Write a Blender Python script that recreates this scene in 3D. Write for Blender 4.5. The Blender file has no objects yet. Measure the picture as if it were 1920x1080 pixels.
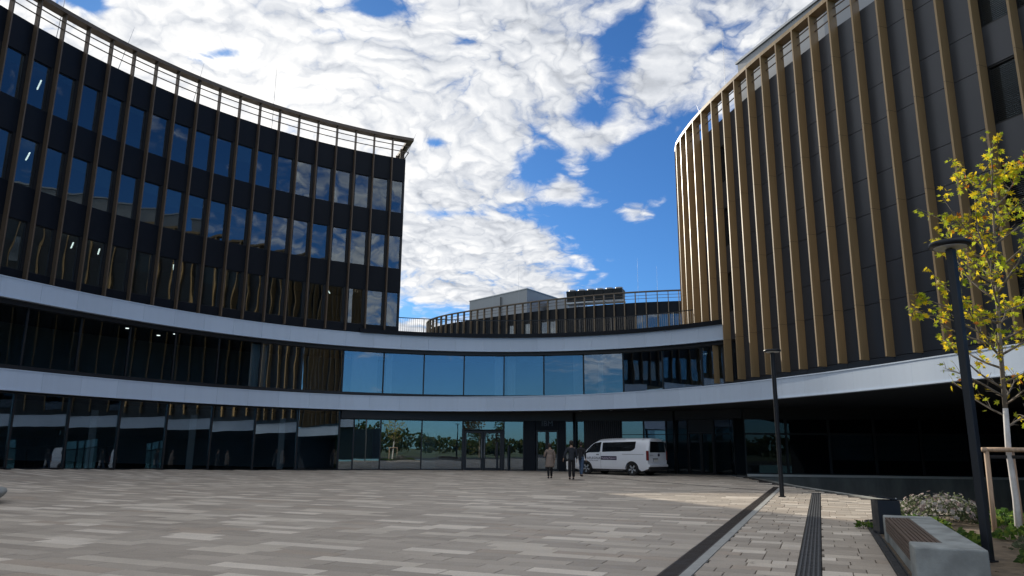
import bpy, bmesh, math, random
from math import sin, cos, pi, radians, hypot, atan2, sqrt, degrees
from mathutils import Vector, Matrix, Quaternion
from mathutils.geometry import tessellate_polygon

random.seed(7)
scene = bpy.context.scene
COL = scene.collection

# ------------------------------------------------------------------ camera
EYE = 1.35
cam_data = bpy.data.cameras.new("camera")
cam = bpy.data.objects.new("camera", cam_data)
COL.objects.link(cam)
cam_data.sensor_width = 36.0
cam_data.lens = 1375.0 / 1920.0 * 36.0
cam_data.clip_start = 0.1
cam_data.clip_end = 5000
cam.location = (0, 0, EYE)
PITCH, ROLL = radians(12.361), radians(0.4626)
cam.matrix_world = (Matrix.Translation((0, 0, EYE)) @ Matrix.Rotation(pi / 2 + PITCH, 4, 'X') @ Matrix.Rotation(ROLL, 4, 'Z'))
scene.camera = cam

# ------------------------------------------------------------------ light
SUN_AZ, SUN_EL = radians(-23.6), radians(19.3)
SUN_DIR = Vector((sin(SUN_AZ) * cos(SUN_EL), cos(SUN_AZ) * cos(SUN_EL), sin(SUN_EL)))
sun_data = bpy.data.lights.new("sun", 'SUN')
sun_data.energy = 3.5
sun_data.angle = radians(0.6)
sun_data.color = (1.0, 0.91, 0.76)
sun = bpy.data.objects.new("sun", sun_data)
COL.objects.link(sun)
sun.rotation_euler = SUN_DIR.to_track_quat('Z', 'Y').to_euler()
sun.location = SUN_DIR * 200

scene.view_settings.view_transform = 'Standard'
scene.view_settings.look = 'None'
scene.view_settings.gamma = 1.0
scene.view_settings.exposure = 0.50
scene.view_settings.use_curve_mapping = False

cy = scene.cycles
cy.max_bounces = 6; cy.diffuse_bounces = 3; cy.glossy_bounces = 4; cy.transmission_bounces = 4; cy.transparent_max_bounces = 8
cy.caustics_reflective = False; cy.caustics_refractive = False; cy.sample_clamp_indirect = 8.0

# ------------------------------------------------------------------ node helper
class NT:
    def __init__(s, tree):
        s.t = tree; s.n = tree.nodes; s.l = tree.links
    def node(s, typ, **kw):
        n = s.n.new(typ)
        for k, v in kw.items():
            if k == 'inp':
                for kk, vv in v.items():
                    if hasattr(vv, 'is_output') or isinstance(vv, bpy.types.NodeSocket):
                        s.l.new(vv, n.inputs[kk])
                    else:
                        n.inputs[kk].default_value = vv
            else:
                setattr(n, k, v)
        return n
    def math(s, op, a, b=None, c=None, clamp=False):
        n = s.n.new('ShaderNodeMath'); n.operation = op; n.use_clamp = clamp
        for i, x in enumerate((a, b, c)):
            if x is None: continue
            if isinstance(x, bpy.types.NodeSocket): s.l.new(x, n.inputs[i])
            else: n.inputs[i].default_value = x
        return n.outputs[0]
    def vmath(s, op, a, b=None):
        n = s.n.new('ShaderNodeVectorMath'); n.operation = op
        for i, x in enumerate((a, b)):
            if x is None: continue
            if isinstance(x, bpy.types.NodeSocket): s.l.new(x, n.inputs[i])
            else: n.inputs[i].default_value = x
        return n
    def mix(s, fac, a, b, blend='MIX'):
        n = s.n.new('ShaderNodeMix'); n.data_type = 'RGBA'; n.blend_type = blend
        for i, x in ((0, fac), (6, a), (7, b)):
            if isinstance(x, bpy.types.NodeSocket): s.l.new(x, n.inputs[i])
            else: n.inputs[i].default_value = (x if i == 0 else (*x, 1) if len(x) == 3 else x)
        return n.outputs[2]
    def maprange(s, v, a, b, c=0.0, d=1.0, smooth=True):
        n = s.n.new('ShaderNodeMapRange'); n.interpolation_type = 'SMOOTHSTEP' if smooth else 'LINEAR'
        s.l.new(v, n.inputs[0])
        for i, x in enumerate((a, b, c, d)): n.inputs[i + 1].default_value = x
        return n.outputs[0]
    def noise(s, vec, scale, detail=4, rough=0.5, dist=0.0):
        n = s.n.new('ShaderNodeTexNoise'); n.inputs['Scale'].default_value = scale
        n.inputs['Detail'].default_value = detail; n.inputs['Roughness'].default_value = rough
        n.inputs['Distortion'].default_value = dist
        if vec is not None: s.l.new(vec, n.inputs['Vector'])
        return n

# ------------------------------------------------------------------ sky
world = bpy.data.worlds.new("World")
scene.world = world
world.use_nodes = True
world.cycles.sampling_method = 'NONE'
W = NT(world.node_tree)
W.n.clear()
w_out = W.node('ShaderNodeOutputWorld')
bg = W.node('ShaderNodeBackground', inp={'Strength': 0.1})
W.l.new(bg.outputs[0], w_out.inputs[0])
sky = W.node('ShaderNodeTexSky')
sky.sky_type = 'NISHITA'
sky.sun_disc = False
sky.sun_elevation = SUN_EL
sky.sun_rotation = SUN_AZ
sky.altitude = 400
sky.air_density = 1.0
sky.dust_density = 0.35
sky.ozone_density = 2.5
tc = W.node('ShaderNodeTexCoord')
dirv = W.vmath('NORMALIZE', tc.outputs['Generated']).outputs[0]
sep = W.node('ShaderNodeSeparateXYZ', inp={0: dirv})
dz = W.math('MAXIMUM', sep.outputs[2], 0.0)
den = W.math('ADD', dz, 0.30)
px_ = W.math('DIVIDE', sep.outputs[0], den)
py_ = W.math('DIVIDE', sep.outputs[1], den)
P = W.node('ShaderNodeCombineXYZ', inp={0: px_, 1: py_, 2: 0.0}).outputs[0]

def blob(cx, cy, rx, ry, amp):
    """soft gap or bank in the flat cloud deck"""
    a = W.math('DIVIDE', W.math('SUBTRACT', px_, cx), rx)
    b = W.math('DIVIDE', W.math('SUBTRACT', py_, cy), ry)
    d = W.math('ADD', W.math('MULTIPLY', a, a), W.math('MULTIPLY', b, b))
    return W.math('MULTIPLY', W.math('POWER', 2.718, W.math('MULTIPLY', d, -1.0)), amp)
def vor(vec, scale, smooth=0.35):
    n = W.node('ShaderNodeTexVoronoi', feature='SMOOTH_F1', voronoi_dimensions='2D')
    n.inputs['Scale'].default_value = scale; n.inputs['Smoothness'].default_value = smooth
    W.l.new(vec, n.inputs['Vector'])
    return W.math('SUBTRACT', 1.0, n.outputs['Distance'])
warp = W.noise(P, 2.6, 4, 0.55)
warpv = W.vmath('SCALE', W.vmath('SUBTRACT', warp.outputs['Color'], (0.5, 0.5, 0.5)).outputs[0])
warpv.inputs[3].default_value = 0.30
warp2 = W.noise(P, 14.0, 4, 0.6)
warpv2 = W.vmath('SCALE', W.vmath('SUBTRACT', warp2.outputs['Color'], (0.5, 0.5, 0.5)).outputs[0])
warpv2.inputs[3].default_value = 0.05
Pw = W.vmath('ADD', W.vmath('ADD', P, warpv.outputs[0]).outputs[0], warpv2.outputs[0]).outputs[0]
def billow(vec, scale, detail):
    """rounded lumps with thin creases between them"""
    n = W.noise(vec, scale, detail, 0.5).outputs[0]
    b = W.math('ABSOLUTE', W.math('SUBTRACT', W.math('MULTIPLY', n, 2.0), 1.0))
    return W.math('POWER', W.math('MULTIPLY', b, 2.2, clamp=True), 0.6)
def puff(vec):
    p1 = billow(vec, 7.0, 1.0); p2 = billow(vec, 15.0, 2.0)
    return W.math('ADD', W.math('ADD', W.math('MULTIPLY', p1, 0.40), W.math('MULTIPLY', p2, 0.30)), W.math('MULTIPLY', vor(vec, 17.0, 0.3), 0.30))
big = W.noise(Pw, 2.4, 6, 0.6).outputs[0]
fine = W.noise(Pw, 24.0, 9, 0.68, 0.15).outputs[0]
puff0 = puff(Pw)
puff1 = puff(W.vmath('ADD', Pw, (SUN_DIR.x * 0.016, SUN_DIR.y * 0.016, 0)).outputs[0])
shape = W.math('ADD', W.math('MULTIPLY', big, 0.85), W.math('ADD', W.math('MULTIPLY', puff0, 0.34), W.math('MULTIPLY', fine, 0.30)))
cov = W.math('ADD', 0.0, 0.335)
for args in (
    (0.171, 1.085, 0.043, 0.075, -0.42),
    (0.137, 1.225, 0.052, 0.068, -0.4),
    (0.051, 1.379, 0.048, 0.082, -0.4),
    (0.277, 1.332, 0.09, 0.104, -0.38),
    (0.182, 1.61, 0.132, 0.106, -0.4),
    (0.38, 1.816, 0.169, 0.24, -0.5),
    (0.204, 1.407, 0.096, 0.075, -0.3),
    (0.058, 1.551, 0.129, 0.043, -0.16),
    (0.403, 1.566, 0.08, 0.293, -0.4),
    (0.158, 1.284, 0.059, 0.041, 0.22),
    (0.211, 1.12, 0.053, 0.052, 0.16),
    (0.11, 1.459, 0.045, 0.035, 0.22),
    (0.277, 1.559, 0.052, 0.065, 0.3),
    (-0.606, 0.932, 0.035, 0.028, -0.4),
    (-0.464, 1.057, 0.049, 0.017, -0.34),
    (-0.207, 0.982, 0.032, 0.019, -0.34),
    (-0.15, 1.309, 0.022, 0.016, -0.26),
    (-0.137, 1.552, 0.083, 0.026, -0.22),
    (-0.406, 2.04, 0.603, 0.075, -0.28),
    (-0.039, 1.676, 0.177, 0.113, 0.1),
    (-0.261, 1.276, 0.249, 0.207, 0.06),
    (-0.284, 1.026, 0.049, 0.011, -0.14),
    (-0.08, 1.068, 0.017, 0.036, -0.1),
    (0.0, -2.7, 4.0, 0.9, -0.50),
    (1.6, 0.1, 1.0, 1.3, -0.42)):
    cov = W.math('ADD', cov, blob(*args))
dens = W.math('ADD', shape, cov)
alpha = W.maprange(dens, 0.80, 1.04)
relief = W.math('MULTIPLY', W.math('SUBTRACT', puff0, puff1), 0.35)
tone = W.math('ADD', W.math('MULTIPLY', W.math('SUBTRACT', puff0, 0.60), 0.30), relief)
tone = W.math('ADD', tone, W.math('MULTIPLY', W.math('SUBTRACT', fine, 0.5), 0.34))
tone = W.math('SUBTRACT', tone, W.math('MULTIPLY', W.maprange(big, 0.45, 0.72), 0.07))
sdot = W.vmath('DOT_PRODUCT', dirv, tuple(SUN_DIR)).outputs['Value']
glow = W.math('POWER', W.math('MAXIMUM', sdot, 0.0), 30.0)
tone = W.math('ADD', W.math('ADD', tone, 0.575), W.math('MULTIPLY', glow, 0.30))
tone = W.math('MULTIPLY', W.math('MAXIMUM', tone, 0.36), 10.0)
ccol = W.mix(W.maprange(tone, 4.0, 9.0), (0.92, 0.97, 1.06), (1.0, 0.985, 0.955))
cloud = W.vmath('SCALE', ccol); W.l.new(tone, cloud.inputs[3])
horizon_fade = W.maprange(sep.outputs[2], 0.02, 0.16)
alpha = W.math('MULTIPLY', alpha, horizon_fade)
skyc = W.mix(1.0, sky.outputs[0], (0.25, 0.49, 0.78), 'MULTIPLY')
W.l.new(W.mix(alpha, skyc, cloud.outputs[0]), bg.inputs[0])

# ------------------------------------------------------------------ materials
MATS = {}
def new_mat(name):
    m = bpy.data.materials.new(name); m.use_nodes = True
    m.node_tree.nodes.clear()
    MATS[name] = m
    return m, NT(m.node_tree)

def finish(t, shader):
    o = t.node('ShaderNodeOutputMaterial'); t.l.new(shader, o.inputs[0])

def plain(name, col, rough=0.5, metal=0.0, var=0.0, vscale=3.0, bump=0.0, bscale=60.0, spec=0.5, stretch=None, emit=None, coat=0.0):
    m, t = new_mat(name)
    b = t.node('ShaderNodeBsdfPrincipled', inp={'Roughness': rough, 'Metallic': metal, 'Specular IOR Level': spec, 'Coat Weight': coat})
    b.inputs['Base Color'].default_value = (*col, 1)
    tcn = t.node('ShaderNodeTexCoord')
    vec = tcn.outputs['Object']
    if stretch:
        mp = t.node('ShaderNodeMapping', inp={0: vec}); mp.inputs['Scale'].default_value = stretch
        vec = mp.outputs[0]
    if var > 0:
        n = t.noise(vec, vscale, 6, 0.6)
        f = t.maprange(n.outputs[0], 0.3, 0.7, 1 - var, 1 + var)
        c = t.vmath('SCALE', (col[0], col[1], col[2])); t.l.new(f, c.inputs[3])
        t.l.new(c.outputs[0], b.inputs['Base Color'])
        r = t.maprange(n.outputs[0], 0.3, 0.7, max(0.02, rough * 0.8), min(1, rough * 1.2))
        t.l.new(r, b.inputs['Roughness'])
    if bump > 0:
        n2 = t.noise(vec, bscale, 4, 0.6)
        bp = t.node('ShaderNodeBump', inp={'Strength': bump, 'Distance': 0.01, 'Height': n2.outputs[0]})
        t.l.new(bp.outputs[0], b.inputs['Normal'])
    if emit:
        b.inputs['Emission Color'].default_value = (*emit[0], 1); b.inputs['Emission Strength'].default_value = emit[1]
    finish(t, b.outputs[0])
    return m

def fascia_mat():
    m, t = new_mat('white_panel')
    oi = t.node('ShaderNodeObjectInfo'); geo = t.node('ShaderNodeNewGeometry')
    mp = t.node('ShaderNodeMapping', inp={0: geo.outputs['Position']}); mp.inputs['Scale'].default_value = (2.2, 2.2, 0.12)
    n = t.noise(mp.outputs[0], 1.6, 5, 0.6)
    f = t.math('MULTIPLY', t.maprange(oi.outputs['Random'], 0, 1, 0.955, 1.035, False), t.maprange(n.outputs[0], 0.35, 0.75, 1.012, 0.972))
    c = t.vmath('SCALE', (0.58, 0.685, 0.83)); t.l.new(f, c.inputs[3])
    b = t.node('ShaderNodeBsdfPrincipled', inp={'Base Color': c.outputs[0], 'Roughness': 0.36})
    finish(t, b.outputs[0])
fascia_mat()
plain('sunlit_trim', (0.80, 0.79, 0.75), 0.4)  # sunlight on the areaway coping put into its colour as near-white
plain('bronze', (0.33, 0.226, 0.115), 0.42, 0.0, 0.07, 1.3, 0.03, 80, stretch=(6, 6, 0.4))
plain('shaded_bronze', (0.145, 0.102, 0.068), 0.5, 0.15, 0.10, 1.3, stretch=(6, 6, 0.4))  # right tower's bronze with the left tower's weaker light put into its colour
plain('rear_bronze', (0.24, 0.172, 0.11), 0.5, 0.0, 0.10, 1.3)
plain('rail_bronze', (0.155, 0.115, 0.085), 0.5, 0.2, 0.08, 2)
plain('navy_panel', (0.0062, 0.0085, 0.0140), 0.5, 0, 0.18, 0.8, 0.02, 30, spec=0.22)
plain('slate_panel', (0.036, 0.042, 0.054), 0.34, 0.0, 0.07, 0.5, 0.0, 3, spec=0.6, stretch=(1, 1, 0.5))
plain('black_frame', (0.012, 0.013, 0.016), 0.45)
plain('dark_soffit', (0.034, 0.038, 0.045), 0.7)
plain('interior', (0.30, 0.33, 0.35), 0.8, 0, 0.15, 0.4)
plain('interior_floor', (0.28, 0.29, 0.29), 0.6)
plain('blind', (0.34, 0.42, 0.42), 0.8)
plain('curtain', (0.62, 0.66, 0.70), 0.9)
plain('grey_cladding', (0.34, 0.36, 0.385), 0.5, 0.2, 0.05, 0.5)
plain('zinc', (0.45, 0.47, 0.49), 0.4, 0.7)
plain('steel', (0.42, 0.43, 0.44), 0.35, 0.9)
plain('dark_grille', (0.03, 0.032, 0.034), 0.6)
plain('concrete', (0.285, 0.305, 0.30), 0.75, 0, 0.28, 2.6, 0.3, 30)
plain('concrete_wall', (0.30, 0.31, 0.29), 0.8, 0, 0.35, 0.8, 0.2, 20, stretch=(1, 1, 0.25))
plain('concrete_edge', (0.36, 0.365, 0.35), 0.8, 0, 0.15, 4, 0.2, 60)
plain('cast_iron', (0.055, 0.043, 0.036), 0.6, 0.4, 0.25, 5, 0.1, 60)
plain('tactile_rib', (0.075, 0.080, 0.088), 0.55, 0, 0.2, 6)
plain('tactile_black', (0.022, 0.024, 0.028), 0.65, 0, 0.25, 6, 0.15, 90)
plain('soil', (0.14, 0.105, 0.07), 0.95, 0, 0.4, 5, 0.8, 25)
plain('joint_sand', (0.045, 0.040, 0.036), 0.95, 0, 0.2, 8)
plain('grass_field', (0.07, 0.10, 0.035), 0.95, 0, 0.35, 0.15, 0.4, 6)
plain('lamp_metal', (0.016, 0.020, 0.027), 0.42, 0.3, 0.1, 6)
plain('lamp_lens', (0.55, 0.57, 0.58), 0.3)
plain('bench_wood', (0.098, 0.064, 0.046), 0.65, 0, 0.45, 5, 0.2, 50, stretch=(14, 0.8, 14))
plain('stake_wood', (0.48, 0.34, 0.235), 0.75, 0, 0.25, 3, 0.2, 40, stretch=(8, 8, 0.7))
plain('bark', (0.21, 0.175, 0.14), 0.85, 0, 0.35, 6, 0.6, 40, stretch=(3, 3, 0.6))
plain('trunk_paint', (0.58, 0.57, 0.56), 0.8, 0, 0.12, 8, 0.2, 50)
plain('strap', (0.02, 0.02, 0.022), 0.8)
plain('van_paint', (0.74, 0.77, 0.82), 0.22, 0, 0.02, 2, coat=0.6)
plain('van_glass', (0.008, 0.010, 0.012), 0.06, spec=0.8)
plain('van_plastic', (0.018, 0.018, 0.020), 0.6)
plain('tyre', (0.014, 0.014, 0.015), 0.85, 0, 0.2, 10, 0.2, 60)
plain('alloy', (0.62, 0.63, 0.65), 0.28, 0.85)
plain('tail_red', (0.16, 0.012, 0.012), 0.15, coat=0.6)
plain('purple', (0.022, 0.012, 0.045), 0.4)
plain('ink', (0.03, 0.022, 0.05), 0.5)
plain('white_ink', (0.72, 0.66, 0.76), 0.5)
plain('plate_white', (0.66, 0.67, 0.66), 0.4)
plain('plate_blue', (0.02, 0.05, 0.3), 0.4)
plain('sign_grey', (0.16, 0.18, 0.21), 0.5, 0.3)
plain('skin', (0.45, 0.28, 0.20), 0.55)
plain('hair_dark', (0.018, 0.013, 0.010), 0.6, 0, 0.3, 40)
plain('coat_beige', (0.235, 0.185, 0.155), 0.9, 0, 0.12, 9, 0.2, 120)
plain('jacket_navy', (0.022, 0.027, 0.037), 0.85, 0, 0.15, 9, 0.2, 80)
plain('jacket_black', (0.014, 0.015, 0.019), 0.85, 0, 0.15, 9, 0.2, 80)
plain('trousers_black', (0.012, 0.012, 0.015), 0.9)
plain('jeans', (0.055, 0.095, 0.17), 0.9, 0, 0.25, 12)
plain('shoe', (0.010, 0.010, 0.011), 0.5)
plain('bag_white', (0.62, 0.61, 0.60), 0.6)
plain('lamp_light', (0.9, 0.9, 0.9), 0.5, emit=((1.0, 0.93, 0.82), 3.0))
plain('door_green', (0.10, 0.15, 0.08), 0.7)
plain('wood_slat_dark', (0.020, 0.019, 0.022), 0.6)
plain('brown_leaf', (0.12, 0.055, 0.02), 0.8)
plain('bin_metal', (0.014, 0.018, 0.026), 0.45, 0.2, 0.1, 5)

# facade glass: coated double glazing, part mirror and part see-through
def glass(name, refl, tint, wave=0.5, rough=0.0, rcol=(0.86, 0.93, 1.0)):
    m, t = new_mat(name)
    tcn = t.node('ShaderNodeTexCoord')
    oi = t.node('ShaderNodeObjectInfo')
    off = t.vmath('SCALE', (13.1, 7.7, 3.3)); t.l.new(oi.outputs['Random'], off.inputs[3])
    vec = t.vmath('ADD', tcn.outputs['Object'], off.outputs[0]).outputs[0]
    mp = t.node('ShaderNodeMapping', inp={0: vec}); mp.inputs['Scale'].default_value = (1.0, 1.0, 0.55)
    n = t.noise(mp.outputs[0], 0.9, 1, 0.4)
    bp = t.node('ShaderNodeBump', inp={'Strength': wave, 'Distance': 0.012, 'Height': n.outputs[0]})
    gl = t.node('ShaderNodeBsdfGlossy', inp={'Roughness': rough, 'Normal': bp.outputs[0]})
    gl.inputs['Color'].default_value = (*rcol, 1)
    tr = t.node('ShaderNodeBsdfTransparent'); tr.inputs['Color'].default_value = (*tint, 1)
    fr = t.node('ShaderNodeLayerWeight', inp={'Blend': 0.30})
    fac = t.math('ADD', t.math('MULTIPLY', fr.outputs['Fresnel'], 0.65), refl, clamp=True)
    mx = t.node('ShaderNodeMixShader', inp={0: fac, 1: tr.outputs[0], 2: gl.outputs[0]})
    finish(t, mx.outputs[0])
    return m
glass('tower_glass', 0.13, (0.46, 0.54, 0.56), 0.42)
glass('podium_glass', 0.17, (0.68, 0.75, 0.78), 0.28)
glass('clear_glass', 0.0, (0.6, 0.67, 0.70), 0.15)
glass('shop_glass', 0.17, (0.72, 0.78, 0.80), 0.18)

# paving stones: colour per stone, fine grain and soft stains
def stone_mat():
    m, t = new_mat('paving_stone')
    at = t.node('ShaderNodeAttribute', attribute_name='tone')
    geo = t.node('ShaderNodeNewGeometry')
    n1 = t.noise(geo.outputs['Position'], 45, 4, 0.7)
    n2 = t.noise(geo.outputs['Position'], 0.7, 5, 0.65)
    n3 = t.noise(geo.outputs['Position'], 6, 4, 0.6)
    f = t.math('MULTIPLY', t.maprange(n1.outputs[0], 0.25, 0.75, 0.86, 1.14), t.maprange(n2.outputs[0], 0.3, 0.7, 0.91, 1.05))
    f = t.math('MULTIPLY', f, t.maprange(n3.outputs[0], 0.3, 0.75, 0.97, 1.02))
    st = t.noise(geo.outputs['Position'], 0.28, 6, 0.7, 0.6)
    f = t.math('MULTIPLY', f, t.maprange(st.outputs[0], 0.56, 0.72, 1.0, 0.86))
    vs_ = t.node('ShaderNodeTexVoronoi', inp={'Vector': geo.outputs['Position'], 'Scale': 1.7})
    f = t.math('MULTIPLY', f, t.maprange(vs_.outputs['Distance'], 0.022, 0.035, 0.72, 1.0))
    c = t.vmath('SCALE', at.outputs['Color']); t.l.new(f, c.inputs[3])
    b = t.node('ShaderNodeBsdfPrincipled', inp={'Base Color': c.outputs[0], 'Specular IOR Level': 0.35})
    t.l.new(t.maprange(n3.outputs[0], 0.3, 0.7, 0.55, 0.8), b.inputs['Roughness'])
    bp = t.node('ShaderNodeBump', inp={'Strength': 0.25, 'Distance': 0.006, 'Height': n1.outputs[0]})
    t.l.new(bp.outputs[0], b.inputs['Normal'])
    finish(t, b.outputs[0])
stone_mat()

def leaf_mat(name, trans=0.45):
    m, t = new_mat(name)
    at = t.node('ShaderNodeAttribute', attribute_name='tone')
    b = t.node('ShaderNodeBsdfPrincipled', inp={'Base Color': at.outputs['Color'], 'Roughness': 0.55, 'Specular IOR Level': 0.3})
    tl = t.node('ShaderNodeBsdfTranslucent', inp={'Color': at.outputs['Color']})
    mx = t.node('ShaderNodeMixShader', inp={0: trans, 1: b.outputs[0], 2: tl.outputs[0]})
    finish(t, mx.outputs[0])
leaf_mat('leaf', 0.6)

# ------------------------------------------------------------------ mesh helpers
class MB:
    def __init__(s): s.v = []; s.f = []; s.c = []
    def poly(s, pts, col=None):
        i = len(s.v); s.v += [tuple(p) for p in pts]; s.f.append(tuple(range(i, i + len(pts)))); s.c.append(col)
    def box(s, x0, x1, y0, y1, z0, z1, M=None, col=None):
        p = [(x0, y0, z0), (x1, y0, z0), (x1, y1, z0), (x0, y1, z0), (x0, y0, z1), (x1, y0, z1), (x1, y1, z1), (x0, y1, z1)]
        if M is not None: p = [tuple(M @ Vector(q)) for q in p]
        i = len(s.v); s.v += p
        for f in ((0, 3, 2, 1), (4, 5, 6, 7), (0, 1, 5, 4), (1, 2, 6, 5), (2, 3, 7, 6), (3, 0, 4, 7)):
            s.f.append(tuple(i + k for k in f)); s.c.append(col)
    def hexa(s, b, t, col=None):
        """bottom quad b, top quad t (same winding, counter-clockwise from above)"""
        i = len(s.v); s.v += [tuple(q) for q in b] + [tuple(q) for q in t]
        for f in ((0, 3, 2, 1), (4, 5, 6, 7), (0, 1, 5, 4), (1, 2, 6, 5), (2, 3, 7, 6), (3, 0, 4, 7)):
            s.f.append(tuple(i + k for k in f)); s.c.append(col)
    def tube(s, pts, rad, n=8, cap=True, col=None, squash=1.0):
        pts = [Vector(p) for p in pts]
        if not hasattr(rad, '__len__'): rad = [rad] * len(pts)
        i0 = len(s.v); up = None
        for k, p in enumerate(pts):
            d = (pts[min(k + 1, len(pts) - 1)] - pts[max(k - 1, 0)]).normalized()
            if up is None:
                up = Vector((0, 0, 1)) if abs(d.z) < 0.9 else Vector((1, 0, 0))
            a = d.cross(up)
            if a.length < 1e-5: a = d.orthogonal()
            a.normalize(); b = a.cross(d).normalized(); up = b
            for j in range(n):
                w = 2 * pi * j / n
                s.v.append(tuple(p + a * cos(w) * rad[k] + b * sin(w) * rad[k] * squash))
        for k in range(len(pts) - 1):
            for j in range(n):
                s.f.append((i0 + k * n + j, i0 + k * n + (j + 1) % n, i0 + (k + 1) * n + (j + 1) % n, i0 + (k + 1) * n + j)); s.c.append(col)
        if cap:
            s.f.append(tuple(i0 + j for j in reversed(range(n)))); s.c.append(col)
            s.f.append(tuple(i0 + (len(pts) - 1) * n + j for j in range(n))); s.c.append(col)
    def lathe(s, prof, n=24, c=(0, 0, 0), col=None):
        """prof: list of (r,z)"""
        i0 = len(s.v)
        for r, z in prof:
            for j in range(n):
                w = 2 * pi * j / n
                s.v.append((c[0] + r * cos(w), c[1] + r * sin(w), c[2] + z))
        for k in range(len(prof) - 1):
            for j in range(n):
                s.f.append((i0 + k * n + j, i0 + k * n + (j + 1) % n, i0 + (k + 1) * n + (j + 1) % n, i0 + (k + 1) * n + j)); s.c.append(col)
        s.f.append(tuple(i0 + j for j in reversed(range(n)))); s.c.append(col)
        s.f.append(tuple(i0 + (len(prof) - 1) * n + j for j in range(n))); s.c.append(col)
    def wall(s, pts, z0, z1, th, col=None):
        """vertical wall along plan polyline pts, thickness th to the left of travel"""
        n = len(pts); off = []
        for k in range(n):
            a = Vector(pts[max(k - 1, 0)]); b = Vector(pts[min(k + 1, n - 1)])
            d = (b - a).normalized(); off.append((pts[k][0] - d.y * th, pts[k][1] + d.x * th))
        i = len(s.v)
        for k in range(n):
            s.v += [(pts[k][0], pts[k][1], z0), (pts[k][0], pts[k][1], z1), (off[k][0], off[k][1], z1), (off[k][0], off[k][1], z0)]
        for k in range(n - 1):
            a = i + 4 * k; b = a + 4
            for f in ((a, b, b + 1, a + 1), (a + 1, b + 1, b + 2, a + 2), (a + 2, b + 2, b + 3, a + 3), (a + 3, b + 3, b, a)):
                s.f.append(f); s.c.append(col)
        s.f.append((i, i + 1, i + 2, i + 3)); s.c.append(col)
        e = i + 4 * (n - 1)
        s.f.append((e + 3, e + 2, e + 1, e)); s.c.append(col)
    def sheet(s, outer, z, holes=(), col=None):
        loops = [[Vector((p[0], p[1], 0)) for p in outer]] + [[Vector((p[0], p[1], 0)) for p in h] for h in holes]
        tri = tessellate_polygon(loops)
        flat = [p for l in loops for p in l]
        i = len(s.v); s.v += [(p.x, p.y, z) for p in flat]
        for t in tri:
            a, b, c = flat[t[0]], flat[t[1]], flat[t[2]]
            if (b - a).cross(c - a).z < 0: t = (t[0], t[2], t[1])
            s.f.append(tuple(i + k for k in t)); s.c.append(col)
    def prism(s, outer, z0, z1, col=None):
        s.sheet(outer, z1); 
        k = len(s.f); s.sheet(outer, z0)
        for q in range(k, len(s.f)): s.f[q] = tuple(reversed(s.f[q]))
        n = len(outer); area = sum(outer[j][0] * outer[(j + 1) % n][1] - outer[(j + 1) % n][0] * outer[j][1] for j in range(n))
        o = outer if area > 0 else outer[::-1]
        for j in range(n):
            a, b = o[j], o[(j + 1) % n]
            s.poly([(a[0], a[1], z0), (b[0], b[1], z0), (b[0], b[1], z1), (a[0], a[1], z1)])
    def mesh(s, name, mat=None, smooth=False):
        me = bpy.data.meshes.new(name); me.from_pydata(s.v, [], s.f); 
        if any(c is not None for c in s.c):
            at = me.color_attributes.new('tone', 'FLOAT_COLOR', 'CORNER')
            buf = []
            for f, c in zip(s.f, s.c):
                c = c or (0.3, 0.3, 0.3)
                buf += [c[0], c[1], c[2], 1.0] * len(f)
            at.data.foreach_set('color', buf)
        if mat: me.materials.append(MATS[mat])
        if smooth: me.polygons.foreach_set('use_smooth', [True] * len(me.polygons))
        me.update()
        return me
    def build(s, name, mat, parent=None, smooth=False, bevel=0.0):
        o = bpy.data.objects.new(name, s.mesh(name, mat, smooth)); COL.objects.link(o)
        if parent is not None: attach(o, parent)
        if bevel:
            b = o.modifiers.new('bevel', 'BEVEL'); b.width = bevel; b.segments = 2; b.limit_method = 'ANGLE'
        return o

def attach(o, parent):
    """parent without moving: children are modelled in world space"""
    o.parent = parent
    o.matrix_parent_inverse = root_matrix(parent).inverted()
def root_matrix(p):
    m = Matrix.LocRotScale(p.location, p.rotation_euler, p.scale)
    if p.parent: m = root_matrix(p.parent) @ p.matrix_parent_inverse @ m
    return m
def inst(name, me, parent, M):
    o = bpy.data.objects.new(name, me); COL.objects.link(o)
    o.matrix_basis = M
    if parent is not None: attach(o, parent)
    return o
def local(name, me, parent):
    """sub-part modelled in its parent's own space"""
    o = bpy.data.objects.new(name, me); COL.objects.link(o); o.parent = parent
    return o
def tag(o, label, cat, group=None, kind=None):
    if label: o['label'] = label
    if cat: o['category'] = cat
    if group: o['group'] = group
    if kind: o['kind'] = kind
    return o
def thing(name, label, cat, loc=(0, 0, 0), rz=0.0, group=None):
    o = bpy.data.objects.new(name, None); COL.objects.link(o)
    o.empty_display_size = 0.3
    o.location = loc; o.rotation_euler = (0, 0, rz)
    return tag(o, label, cat, group)
def frame_at(x, y, z, ang, sx=1.0):
    """local x along facade, local -y outwards"""
    return Matrix.Translation((x, y, z)) @ Matrix.Rotation(ang, 4, 'Z') @ Matrix.Diagonal((sx, 1, 1, 1))
def text_mesh(txt, size, mat, depth=0.004, spacing=1.0, align='CENTER'):
    cu = bpy.data.curves.new('lettering', 'FONT'); cu.body = txt; cu.size = size; cu.extrude = depth
    cu.align_x = align; cu.align_y = 'CENTER'; cu.space_character = spacing
    o = bpy.data.objects.new('lettering', cu); COL.objects.link(o)
    dg = bpy.context.evaluated_depsgraph_get()
    me = bpy.data.meshes.new_from_object(o.evaluated_get(dg))
    bpy.data.objects.remove(o); me.materials.clear(); me.materials.append(MATS[mat]); me.name = 'lettering'
    return me

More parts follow.
